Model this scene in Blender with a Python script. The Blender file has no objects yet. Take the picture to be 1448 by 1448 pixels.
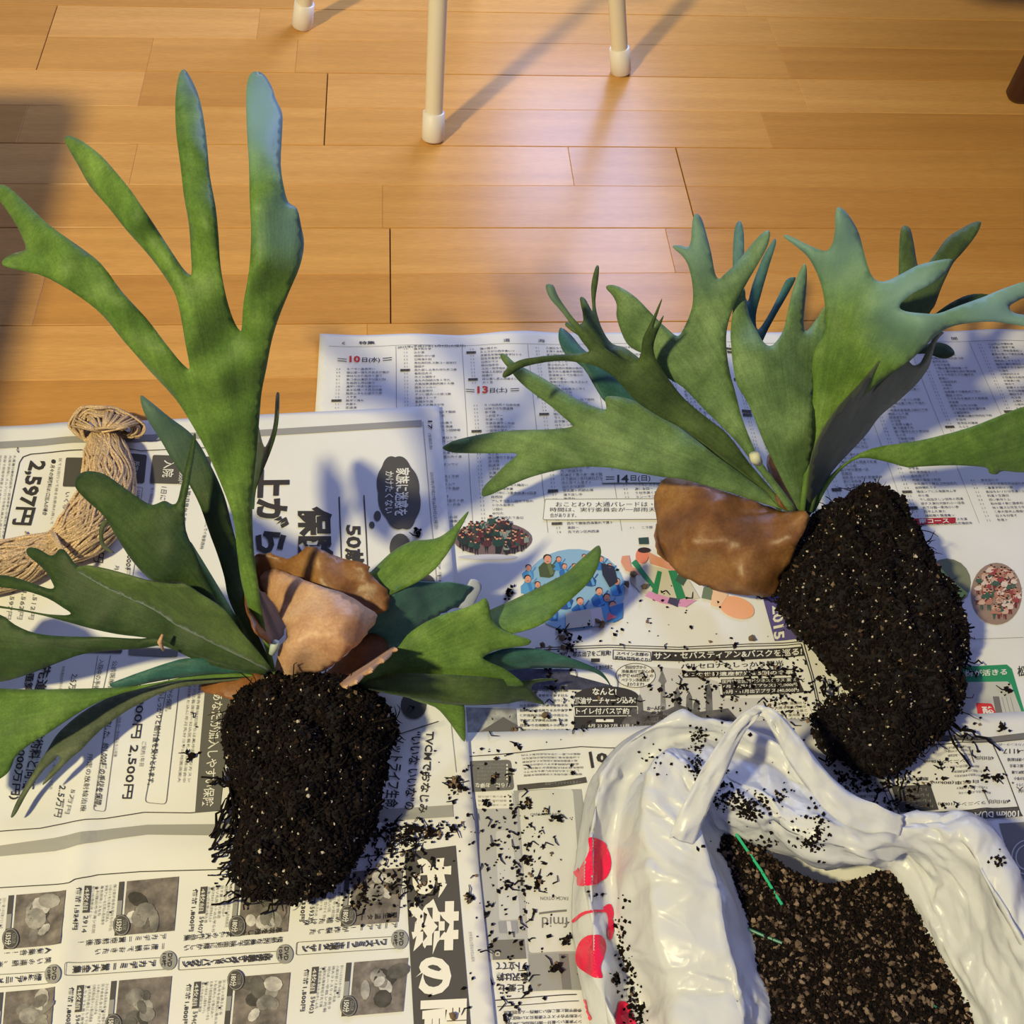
import bpy, bmesh, math, random
import numpy as np
from mathutils import Vector, noise, bvhtree
from mathutils.geometry import delaunay_2d_cdt
random.seed(7); rng = np.random.default_rng(7)
S = bpy.context.scene; COL = S.collection
PI = math.pi

# ------------------------------------------------------------------ camera
FPX = 1669.0; H = .82
_p, _yw, _ro = [math.radians(v) for v in (51.3, 7.85, 5.0)]
cf = np.array([math.sin(_yw)*math.cos(_p), math.cos(_yw)*math.cos(_p), -math.sin(_p)])
_r = np.array([math.cos(_yw), -math.sin(_yw), 0.]); _u = np.cross(_r, cf)
cr = math.cos(_ro)*_r + math.sin(_ro)*_u; cu = -math.sin(_ro)*_r + math.cos(_ro)*_u
CP = np.array([0, 0, H])
def P(x, y, z=0.):
    """world point seen at photo pixel (x, y) on the horizontal plane z"""
    d = cf*FPX + cr*(x-724) - cu*(y-724)
    return CP + d*(z-H)/d[2]
cam = bpy.data.objects.new('camera', bpy.data.cameras.new('camera')); COL.objects.link(cam)
from mathutils import Matrix
cam.matrix_world = Matrix(((cr[0], cu[0], -cf[0], CP[0]), (cr[1], cu[1], -cf[1], CP[1]), (cr[2], cu[2], -cf[2], CP[2]), (0, 0, 0, 1)))
cam.data.sensor_width = 36; cam.data.lens = 36*FPX/1448; cam.data.clip_start = .02
S.camera = cam

# ------------------------------------------------------------------ light and exposure
S.view_settings.view_transform = 'Standard'; S.view_settings.look = 'None'
S.view_settings.gamma = 1; S.view_settings.use_curve_mapping = False
S.view_settings.exposure = 0.0
W = bpy.data.worlds.new('world'); S.world = W; W.use_nodes = True
W.node_tree.nodes['Background'].inputs[0].default_value = (.38, .42, .85, 1)
W.node_tree.nodes['Background'].inputs[1].default_value = .36
def lamp(name, typ, loc, target, energy, col, size, size_y=None):
    L = bpy.data.lights.new(name, typ); L.energy = energy; L.color = col
    if typ == 'AREA':
        L.shape = 'RECTANGLE' if size_y else 'DISK'; L.size = size
        if size_y: L.size_y = size_y
    else: L.shadow_soft_size = size
    o = bpy.data.objects.new(name, L); COL.objects.link(o); o.location = loc
    o.rotation_euler = (Vector(target)-Vector(loc)).to_track_quat('-Z', 'Y').to_euler(); return o
LAMP = (-1.45, -.62, 2.35)
lamp('ceiling_lamp', 'AREA', LAMP, (.2, .7, 0), 93, (1.0, .87, .45), .20)
lamp('screen_light', 'AREA', (.48, 1.88, .66), (.15, .75, 0), 18.5, (.42, .54, 1.0), .62, .5)

# ------------------------------------------------------------------ materials
def s2l(c): return tuple((v/255/12.92 if v/255 <= .04045 else ((v/255+.055)/1.055)**2.4) for v in c)
def mat(name, col=(.8, .8, .8), rough=.6, **kw):
    m = bpy.data.materials.new(name); m.use_nodes = True
    b = m.node_tree.nodes['Principled BSDF']
    b.inputs['Base Color'].default_value = (*col, 1); b.inputs['Roughness'].default_value = rough
    for k, v in kw.items(): b.inputs[k.replace('_', ' ')].default_value = v
    return m
def N(m, typ, **kw):
    n = m.node_tree.nodes.new(typ)
    for k, v in kw.items():
        if k in n.inputs: n.inputs[k].default_value = v
        else: setattr(n, k, v)
    return n
def LK(m, a, b): m.node_tree.links.new(a, b)
def BSDF(m): return m.node_tree.nodes['Principled BSDF']
def ramp(m, fac, stops):
    r = N(m, 'ShaderNodeValToRGB'); e = r.color_ramp.elements
    while len(e) < len(stops): e.new(.5)
    for el, (p, c) in zip(e, stops): el.position = p; el.color = (*c, 1)
    LK(m, fac, r.inputs[0]); return r.outputs[0]
def bump(m, h, strength=.3, dist=.002):
    b = N(m, 'ShaderNodeBump'); b.inputs['Strength'].default_value = strength; b.inputs['Distance'].default_value = dist
    LK(m, h, b.inputs['Height']); LK(m, b.outputs[0], BSDF(m).inputs['Normal'])
def noise_of(m, vec, scale, detail=4, rough=.5):
    n = N(m, 'ShaderNodeTexNoise'); n.inputs['Scale'].default_value = scale; n.inputs['Detail'].default_value = detail
    n.inputs['Roughness'].default_value = rough
    if vec is not None: LK(m, vec, n.inputs['Vector'])
    return n.outputs['Fac']
def mapped(m, vec, scale=(1, 1, 1)):
    n = N(m, 'ShaderNodeMapping'); n.inputs['Scale'].default_value = scale; LK(m, vec, n.inputs['Vector']); return n.outputs[0]
def position(m): return N(m, 'ShaderNodeNewGeometry').outputs['Position']
def colattr(m, name='Col'):
    return N(m, 'ShaderNodeAttribute', attribute_name=name)

def mixc(m, fac, a, b, typ='MIX'):
    n = N(m, 'ShaderNodeMix', data_type='RGBA', blend_type=typ)
    if isinstance(fac, (int, float)): n.inputs[0].default_value = fac
    else: LK(m, fac, n.inputs[0])
    for sock, v in ((n.inputs[6], a), (n.inputs[7], b)):
        if isinstance(v, tuple): sock.default_value = (*v, 1)
        else: LK(m, v, sock)
    return n.outputs[2]

# wood flooring
M_wood = mat('beech_parquet', rough=.27)
pos = position(M_wood); oi = N(M_wood, 'ShaderNodeObjectInfo')
sc = mapped(M_wood, pos, (2.2, 34, 1))
off = N(M_wood, 'ShaderNodeVectorMath', operation='ADD'); LK(M_wood, sc, off.inputs[0])
mm = N(M_wood, 'ShaderNodeMath', operation='MULTIPLY'); LK(M_wood, oi.outputs['Random'], mm.inputs[0]); mm.inputs[1].default_value = 40
LK(M_wood, mm.outputs[0], off.inputs[1])
g1 = noise_of(M_wood, off.outputs[0], 1.6, 6, .6)
g2 = noise_of(M_wood, mapped(M_wood, pos, (60, 500, 1)), 1.0, 3, .6)
base = ramp(M_wood, oi.outputs['Random'], [(0, (.55, .265, .065)), (.35, (.62, .32, .085)), (.7, (.67, .355, .10)), (1, (.71, .385, .118))])
grain = ramp(M_wood, g1, [(.25, (.86, .82, .78)), (.75, (1.08, 1.08, 1.06))])
fine = ramp(M_wood, g2, [(.3, (.90, .88, .85)), (.7, (1.05, 1.05, 1.05))])
LK(M_wood, mixc(M_wood, 1., mixc(M_wood, 1., base, grain, 'MULTIPLY'), fine, 'MULTIPLY'), BSDF(M_wood).inputs['Base Color'])
bump(M_wood, g2, .05, .0005); BSDF(M_wood).inputs['Specular IOR Level'].default_value = .20
M_sub = mat('dark_subfloor', (.05, .022, .01), .9)

M_paper = mat('newsprint', (.80, .775, .72), .85)
pp = position(M_paper)
LK(M_paper, ramp(M_paper, noise_of(M_paper, pp, 9, 3), [(.2, (.70, .695, .675)), (.8, (.80, .795, .775))]), BSDF(M_paper).inputs['Base Color'])
bump(M_paper, noise_of(M_paper, pp, 260, 3), .12, .0006)
M_ink = mat('printing_ink', rough=.8); a = colattr(M_ink)
LK(M_ink, a.outputs['Color'], BSDF(M_ink).inputs['Base Color'])
M_halftone = mat('halftone_photo', rough=.8); a = colattr(M_halftone)
v = noise_of(M_halftone, position(M_halftone), 95, 6, .6)
hl = ramp(M_halftone, v, [(.30, (.45, .45, .45)), (.5, (.95, .95, .95)), (.70, (1.6, 1.6, 1.55))])
LK(M_halftone, mixc(M_halftone, 1., a.outputs['Color'], hl, 'MULTIPLY'), BSDF(M_halftone).inputs['Base Color'])

# fern leaf: radial veins from the leaf base, felty surface
def leaf_mat(name, dark, mid, light, rough=.6, sheen=.12):
    m = mat(name, mid, rough)
    uv = N(m, 'ShaderNodeAttribute', attribute_name='veins')
    vv = noise_of(m, mapped(m, uv.outputs['Vector'], (46, 1.6, 1)), 1.0, 3, .6)
    fn = noise_of(m, mapped(m, uv.outputs['Vector'], (160, 5, 1)), 1.0, 2, .5)
    bl = noise_of(m, position(m), 26, 4, .6)
    fu = noise_of(m, position(m), 620, 2, .5)
    c = ramp(m, bl, [(.3, dark), (.52, mid), (.75, light)])
    c = mixc(m, .32, c, ramp(m, vv, [(.35, (.6, .6, .6)), (.65, (1.3, 1.3, 1.25))]), 'MULTIPLY')
    c = mixc(m, .5, c, ramp(m, noise_of(m, position(m), 75, 5, .65), [(.35, (.62, .66, .6)), (.65, (1.25, 1.25, 1.25))]), 'MULTIPLY')
    c = mixc(m, .5, c, ramp(m, fu, [(.35, (.75, .75, .75)), (.7, (1.25, 1.25, 1.3))]), 'MULTIPLY')
    tip = N(m, 'ShaderNodeAttribute', attribute_name='scurf_and_blue_light')
    c = mixc(m, tip.outputs['Fac'], c, (.18, .32, .30))  # bluish tips: cool light painted into the leaf colour, together with pale felt
    LK(m, c, BSDF(m).inputs['Base Color'])
    h = N(m, 'ShaderNodeMath', operation='ADD'); LK(m, fn, h.inputs[0]); LK(m, fu, h.inputs[1])
    bump(m, h.outputs[0], .25, .0006)
    BSDF(m).inputs['Sheen Weight'].default_value = sheen; BSDF(m).inputs['Sheen Roughness'].default_value = .4
    BSDF(m).inputs['Sheen Tint'].default_value = (.75, .9, 1, 1)
    BSDF(m).inputs['Specular IOR Level'].default_value = .3
    return m
M_green = leaf_mat('fern_green', (.07, .145, .022), (.11, .205, .032), (.175, .285, .055))
M_dark = leaf_mat('fern_dark_green', (.020, .045, .012), (.032, .064, .016), (.052, .095, .024))
M_pale = leaf_mat('fern_pale_green', (.085, .155, .05), (.125, .21, .07), (.185, .29, .105))
M_teal = leaf_mat('fern_teal_green', (.022, .085, .068), (.034, .12, .10), (.055, .17, .14))
M_grey = leaf_mat('fern_grey_underside', (.055, .075, .038), (.085, .105, .055), (.13, .15, .085))
M_olive = leaf_mat('fern_olive', (.04, .072, .018), (.065, .105, .026), (.10, .155, .04))
def shield_mat(name, cs, rough):
    m = mat(name, cs[1], rough)
    a = noise_of(m, position(m), 24, 6, .62); b = noise_of(m, position(m), 420, 3, .6)
    c = ramp(m, a, [(.3, cs[0]), (.5, cs[1]), (.72, cs[2])])
    c = mixc(m, .35, c, ramp(m, b, [(.35, (.6, .55, .5)), (.7, (1.3, 1.3, 1.3))]), 'MULTIPLY')
    LK(m, c, BSDF(m).inputs['Base Color'])
    bump(m, noise_of(m, position(m), 130, 4), .35, .0015); return m
M_brown = shield_mat('dry_brown_shield', ((.11, .042, .012), (.22, .095, .028), (.36, .185, .06)), .46)
M_tan = shield_mat('dry_tan_shield', ((.36, .18, .09), (.54, .31, .175), (.64, .42, .27)), .5)
M_umber = shield_mat('dry_umber_shield', ((.10, .035, .01), (.20, .075, .018), (.30, .12, .03)), .5)
M_grain = mat('potting_soil', rough=.9); a = colattr(M_grain)
LK(M_grain, a.outputs['Color'], BSDF(M_grain).inputs['Base Color'])
BSDF(M_grain).inputs['Specular IOR Level'].default_value = .15
M_soil = mat('damp_soil', (.006, .004, .004), .95)
bump(M_soil, noise_of(M_soil, position(M_soil), 300, 5), 1, .004)
M_perl = mat('perlite', (.55, .48, .38), .8)
M_bag = mat('white_polythene', (.80, .815, .85), .30)
BSDF(M_bag).inputs['Specular IOR Level'].default_value = .35
tr = N(M_bag, 'ShaderNodeBsdfTranslucent'); tr.inputs[0].default_value = (.85, .85, .9, 1)
mx = N(M_bag, 'ShaderNodeMixShader'); mx.inputs[0].default_value = .30
LK(M_bag, BSDF(M_bag).outputs[0], mx.inputs[1]); LK(M_bag, tr.outputs[0], mx.inputs[2])
LK(M_bag, mx.outputs[0], M_bag.node_tree.nodes['Material Output'].inputs[0])
pz = position(M_bag); wn = N(M_bag, 'ShaderNodeTexNoise'); wn.inputs['Scale'].default_value = 9; LK(M_bag, pz, wn.inputs['Vector'])
wv = N(M_bag, 'ShaderNodeVectorMath', operation='MULTIPLY_ADD'); LK(M_bag, wn.outputs['Color'], wv.inputs[0]); wv.inputs[1].default_value = (.09, .09, .09); LK(M_bag, pz, wv.inputs[2])
hs = []
for sc__, w__ in ((30, 1.), (75, .4)):
    vo = N(M_bag, 'ShaderNodeTexNoise'); vo.inputs['Scale'].default_value = sc__; vo.inputs['Detail'].default_value = 1; LK(M_bag, wv.outputs[0], vo.inputs['Vector'])
    su = N(M_bag, 'ShaderNodeMath', operation='SUBTRACT'); LK(M_bag, vo.outputs['Fac'], su.inputs[0]); su.inputs[1].default_value = .5
    ab = N(M_bag, 'ShaderNodeMath', operation='ABSOLUTE'); LK(M_bag, su.outputs[0], ab.inputs[0])
    mu = N(M_bag, 'ShaderNodeMath', operation='MULTIPLY'); LK(M_bag, ab.outputs[0], mu.inputs[0]); mu.inputs[1].default_value = -w__*3; hs.append(mu.outputs[0])
ad = N(M_bag, 'ShaderNodeMath', operation='ADD'); LK(M_bag, hs[0], ad.inputs[0]); LK(M_bag, hs[1], ad.inputs[1])
bump(M_bag, ad.outputs[0], .30, .003)
M_red = mat('red_bag_print', s2l((232, 30, 75)), .3)
M_twine = mat('jute_twine', rough=.75); a = colattr(M_twine)
tw = noise_of(M_twine, position(M_twine), 900, 2)
LK(M_twine, mixc(M_twine, 1., a.outputs['Color'], ramp(M_twine, tw, [(.35, (.6, .58, .55)), (.65, (1.25, 1.25, 1.2))]), 'MULTIPLY'), BSDF(M_twine).inputs['Base Color'])
M_white = mat('cream_enamel', (.80, .72, .56), .35)
M_cap = mat('white_rubber', (.82, .76, .68), .5)
M_dwood = mat('dark_stained_wood', (.055, .018, .012), .35)
bump(M_dwood, noise_of(M_dwood, mapped(M_dwood, position(M_dwood), (8, 8, 1)), 40, 4), .1, .001)
M_stick = mat('green_wire_tie', (.03, .48, .24), .45)
M_stick2 = mat('dark_green_wire_tie', (.015, .17, .11), .45)
M_cream = mat('cut_stalk', (.62, .62, .42), .6)

# ------------------------------------------------------------------ mesh helpers
class MB:
    def __init__(s): s.v = []; s.f = []; s.c = []
    def add(s, vs, fs, col=None):
        b = len(s.v); s.v += [tuple(map(float, q)) for q in vs]; s.f += [tuple(i+b for i in f) for f in fs]
        s.c += [col or (1, 1, 1)]*len(vs)
    def tube(s, pts, r, n=6, col=None, cap=True):
        pts = [Vector(q) for q in pts]; rs = r if isinstance(r, (list, tuple)) else [r]*len(pts)
        vs = []; fs = []
        nrm = None
        for i, q in enumerate(pts):
            t = (pts[min(i+1, len(pts)-1)]-pts[max(i-1, 0)])
            t = t.normalized() if t.length > 1e-9 else Vector((0, 0, 1))
            if nrm is None: nrm = t.orthogonal().normalized()
            else:
                nrm = nrm-t*nrm.dot(t)
                nrm = nrm.normalized() if nrm.length > 1e-6 else t.orthogonal().normalized()
            bi = t.cross(nrm)
            for k in range(n):
                a = 2*PI*k/n; vs.append(q+(nrm*math.cos(a)+bi*math.sin(a))*rs[i])
        for i in range(len(pts)-1):
            for k in range(n): fs.append((i*n+k, i*n+(k+1) % n, (i+1)*n+(k+1) % n, (i+1)*n+k))
        if cap: fs.append(tuple(range(n-1, -1, -1))); fs.append(tuple((len(pts)-1)*n+k for k in range(n)))
        s.add(vs, fs, col)
    def build(s, name, m, parent=None, smooth=False):
        me = bpy.data.meshes.new(name); me.from_pydata(s.v, [], s.f); me.materials.append(m)
        if any(c != (1, 1, 1) for c in s.c):
            a = me.color_attributes.new('Col', 'FLOAT_COLOR', 'POINT')
            arr = np.ones((len(s.v), 4), 'f'); arr[:, :3] = np.array(s.c, 'f'); a.data.foreach_set('color', arr.ravel())
        if smooth: me.polygons.foreach_set('use_smooth', [True]*len(me.polygons))
        me.update()
        o = bpy.data.objects.new(name, me); COL.objects.link(o)
        if parent: o.parent = parent; 
        return o
def thing(name, label, cat, loc=(0, 0, 0), group=None):
    o = bpy.data.objects.new(name, None); COL.objects.link(o); o.location = loc; o.empty_display_size = .05
    o['label'] = label; o['category'] = cat
    if group: o['group'] = group
    return o
def local(o, parent):
    """keep world-space vertices while parented to an empty at its base"""
    o.parent = parent; o.matrix_parent_inverse = Matrix.Translation(-Vector(parent.location)); return o
def catmull(pts, n, closed=True):
    pts = np.array(pts, float); L = len(pts); out = []
    rng_ = range(L if closed else L-1)
    for i in rng_:
        if closed: p0, p1, p2, p3 = pts[i-1], pts[i], pts[(i+1) % L], pts[(i+2) % L]
        else: p0, p1, p2, p3 = pts[max(i-1, 0)], pts[i], pts[i+1], pts[min(i+2, L-1)]
        for k in range(n):
            t = k/n
            out.append(.5*((2*p1)+(-p0+p2)*t+(2*p0-5*p1+4*p2-p3)*t*t+(-p0+3*p1-3*p2+p3)*t**3))
    if not closed: out.append(pts[-1])
    return np.array(out)
def inside(poly, pts):
    x, y = pts[:, 0], pts[:, 1]; r = np.zeros(len(pts), bool); j = len(poly)-1
    for i in range(len(poly)):
        xi, yi = poly[i]; xj, yj = poly[j]
        if yi != yj:
            c = ((yi > y) != (yj > y)) & (x < (xj-xi)*(y-yi)/(yj-yi)+xi); r ^= c
        j = i
    return r
def edge_dist(poly, pts):
    d = np.full(len(pts), 1e9); nxt = np.roll(poly, -1, 0)
    for a, b in zip(poly, nxt):
        ab = b-a; L = (ab@ab) or 1e-12
        t = np.clip(((pts-a)@ab)/L, 0, 1); q = a+t[:, None]*ab
        d = np.minimum(d, np.hypot(*(pts-q).T))
    return d
def fill(poly, step):
    """triangulate a polygon with interior points every `step`; returns points, faces, distance to the outline"""
    poly = np.array(poly, float); lo = poly.min(0); hi = poly.max(0)
    gx = np.arange(lo[0]+step/2, hi[0], step); gy = np.arange(lo[1]+step/2, hi[1], step*.87)
    g = np.array([(x+(step/2 if j % 2 else 0), y) for j, y in enumerate(gy) for x in gx]).reshape(-1, 2)
    if len(g):
        g = g[inside(poly, g)]
        if len(g): g = g[edge_dist(poly, g) > step*.45]
    n = len(poly)
    allp = np.vstack([poly, g]) if len(g) else poly
    r = delaunay_2d_cdt([Vector(q) for q in allp], [(i, (i+1) % n) for i in range(n)], [], 1, 1e-5)
    vs = np.array([tuple(q) for q in r[0]]); fs = [tuple(f) for f in r[2]]
    return vs, fs, edge_dist(poly, vs)
def tps(ctrl):
    c = np.array(ctrl, float); X = c[:, :2]/500; z = c[:, 2]; n = len(c)
    def K(d): return np.where(d > 1e-9, d*d*np.log(np.maximum(d, 1e-9)), 0)
    if n < 3:
        a, b = X[0], X[-1]; ab = b-a
        return lambda q: z[0]+(z[-1]-z[0])*((q/500-a)@ab)/(ab@ab)
    D = np.linalg.norm(X[:, None]-X[None], axis=2)
    A = np.zeros((n+3, n+3)); A[:n, :n] = K(D)+np.eye(n)*.002; A[:n, n] = 1; A[:n, n+1:] = X; A[n, :n] = 1; A[n+1:, :n] = X.T
    w = np.linalg.lstsq(A, np.concatenate([z, [0, 0, 0]]), rcond=None)[0]
    def f(q):
        q = np.asarray(q)/500; d = np.linalg.norm(q[:, None]-X[None], axis=2)
        return K(d)@w[:n]+w[n]+q@w[n+1:]
    return f
def Pn(q, z):
    q = np.asarray(q, float); d = cf[None]*FPX+cr[None]*(q[:, :1]-724)-cu[None]*(q[:, 1:2]-724)
    return CP+d*((np.asarray(z)-H)/d[:, 2])[:, None]

# ------------------------------------------------------------------ floor of strip parquet
sub = MB(); sub.add([(-4, -3, -.014), (4, -3, -.014), (4, 5, -.014), (-4, 5, -.014), (-4, -3, -.05), (4, -3, -.05), (4, 5, -.05), (-4, 5, -.05)],
                    [(0, 1, 2, 3), (4, 7, 6, 5), (0, 4, 5, 1), (1, 5, 6, 2), (2, 6, 7, 3), (3, 7, 4, 0)])
FLOOR = sub.build('floor', M_sub); FLOOR['kind'] = 'structure'
def plank(x0, x1, y0, y1, gl, gr, gb, gt):
    x0 += gl; x1 -= gr; y0 += gb; y1 -= gt; b = .0005; z = 0; zb = -.014; mb = MB()
    v = [(x0, y0, zb), (x1, y0, zb), (x1, y1, zb), (x0, y1, zb), (x0, y0, z-b), (x1, y0, z-b), (x1, y1, z-b), (x0, y1, z-b),
         (x0+b, y0+b, z), (x1-b, y0+b, z), (x1-b, y1-b, z), (x0+b, y1-b, z)]
    mb.add(v, [(0, 1, 5, 4), (1, 2, 6, 5), (2, 3, 7, 6), (3, 0, 4, 7), (4, 5, 9, 8), (5, 6, 10, 9), (6, 7, 11, 10), (7, 4, 8, 11), (8, 9, 10, 11), (3, 2, 1, 0)])
    mb.build('plank', M_wood, FLOOR)
known = {0: ([P(541, 290)[0]], [P(189, 230)[0], P(807, 232)[0]], P(968, 256)[0]),      # board 1.050-1.206: lower stave, upper stave, board end
         -1: ([P(53, 430)[0]], [P(947, 350)[0]], P(552, 387)[0]),
         1: ([P(30, 180)[0], P(1086, 188)[0]], [P(200, 128)[0], P(1130, 120)[0]], P(461, 150)[0]),
         2: ([P(213, 72)[0], P(420, 70)[0], P(1110, 90)[0]], [P(366, 30)[0], P(1090, 40)[0]], P(68, 47)[0])}
bw = .1525
for bi in range(-6, 9):
    y0 = 1.0505+bi*bw if bi != 0 else 1.0505
    lower, upper, end = known.get(bi, ([], [], random.uniform(-1.2, .6)))
    ends = [end-1.82, end, end+1.82, end+3.64]
    if end > .9: ends.append(end-3.64)
    for s, (ja, jy0, jy1) in enumerate(((lower, y0, y0+bw/2), (upper, y0+bw/2, y0+bw))):
        xs = sorted(ends+[-2.0])
        js = list(ja)
        if ja: x = max(max(ja), .9)+random.uniform(.1, .5); xl = min(min(ja), -.6)-random.uniform(.2, .5)
        else: x = -2+random.uniform(.2, .6); xl = -9
        while x < 2.2: js.append(x); x += random.uniform(.38, .85)
        while xl > -2: js.append(xl); xl -= random.uniform(.38, .85)
        allx = sorted([q for q in js+ends if -2.0 < q < 2.2]+[-2.0, 2.2])
        allx = [q for i, q in enumerate(allx) if i == 0 or q-allx[i-1] > .05 or q in ends]
        for a0, a1 in zip(allx, allx[1:]):
            if a1-a0 < .01: continue
            gl = .0006 if a0 in ends else .00005; gr = .0006 if a1 in ends else .00005
            plank(a0, a1, jy0, jy1, gl, gr, .00055 if s == 0 else .00004, .00055 if s else .00004)

# ------------------------------------------------------------------ newspaper surfaces
def nz(x, y, s, seed=0): return noise.noise(Vector((x*s+seed*7.3, y*s-seed*3.1, seed*1.7)))
def ridge(d, w): return math.exp(-(d/w)**2)
def w1(x, y):
    v = .0012+.0011*nz(x, y, 9, 1)
    v += .0011*(1+math.sin(x*62+1.2*math.sin(y*9)))*ridge(y-.877, .035)
    v += .0016*ridge(x-.318, .008)+.0012*ridge(x-.075-.05*(y-.6), .014)*max(0, 1-abs(y-.75)*4)
    return max(v, .0004)
def w3(x, y): return max(.0008+.0006*nz(x, y, 11, 3)+.0022*ridge(x-.425, .006)+.0014*ridge(x-.095, .012), .0004)
def w2(x, y):
    v = .0010+.0009*nz(x, y, 9, 5)
    v += .0030*ridge(y-.352-.01*math.sin(x*14), .016)+.0028*ridge(x+.235, .007)*ridge(y-.29, .13)
    v += .0022*ridge(x+.30+.25*(y-.72), .02)*ridge(y-.75, .06)+.0012*ridge(x+.10, .05)*ridge(y-.42, .05)
    return max(v, .0004)
def zs1(x, y): return .0012+w1(x, y)
def zs3(x, y): return .0030+w1(x, y)*.7+w3(x, y)
def zs2(x, y): return .0058+w1(x, y)*.7+w3(x, y)*.5+w2(x, y)
R1 = [(-.0865, .8785), (.05, .8765), (.12, .880), (.2, .877), (.32, .8785), (.45, .876), (.7235, .879), (.725, .333), (-.093, .333)]
R3 = [(-.30, .432), (0, .4325), (.10, .431), (.32, .4335), (.43, .432), (.515, .4335), (.60, .4325), (.60, -.11), (-.30, -.11)]
R2 = [(-.518, .752), (-.373, .755), (-.2, .7625), (0.0285, .7745), (.034, .60), (.0395, .45), (.0415, .36), (.048, .22), (.056, -.03), (-.49, -.055), (-.505, .35)]
def in_rect(poly, x, y): return bool(inside(np.array(poly), np.array([[x, y]]))[0])
def zpaper(x, y):
    if in_rect(R2, x, y): return zs2(x, y)
    if in_rect(R3, x, y): return zs3(x, y)
    if in_rect(R1, x, y): return zs1(x, y)
    return 0.
def sheet(outline, zf, parent, name='sheet'):
    out = []
    for a, b in zip(outline, outline[1:]+outline[:1]):
        a = np.array(a); b = np.array(b); n = max(1, int(np.linalg.norm(b-a)/.008))
        out += [a+(b-a)*k/n for k in range(n)]
    vs, fs, d = fill(out, .0078)
    mb = MB(); mb.add([(x, y, zf(x, y)) for x, y in vs], fs)
    o = mb.build(name, M_paper, None, True); local(o, parent)
    so = o.modifiers.new('s', 'SOLIDIFY'); so.thickness = .0006; so.offset = -1
    return o
def flip(vs, fs):
    out = []
    for f in fs:
        a, b, c = [vs[i] for i in f[:3]]
        out.append(tuple(reversed(f)) if (b[0]-a[0])*(c[1]-a[1])-(b[1]-a[1])*(c[0]-a[0]) < 0 else f)
    return out

INK = s2l((52, 48, 47)); GREY = s2l((112, 110, 108)); LG = s2l((150, 149, 147)); PAPERW = s2l((226, 224, 216)); DG = s2l((78, 75, 72))
_g = {}
def text_mesh(s, off=0., res=2):
    key = (s, off, res)
    if key in _g: return _g[key]
    cu_ = bpy.data.curves.new('t', 'FONT'); cu_.body = s; cu_.size = 1; cu_.resolution_u = res; cu_.offset = off
    ob = bpy.data.objects.new('t', cu_); COL.objects.link(ob)
    dg = bpy.context.evaluated_depsgraph_get(); me = ob.evaluated_get(dg).to_mesh()
    v = np.zeros(len(me.vertices)*3); me.vertices.foreach_get('co', v); v = v.reshape(-1, 3)[:, :2].copy()
    f = [tuple(p.vertices) for p in me.polygons]
    ob.evaluated_get(dg).to_mesh_clear(); bpy.data.objects.remove(ob); bpy.data.curves.remove(cu_)
    _g[key] = (v, f); return _g[key]
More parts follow.
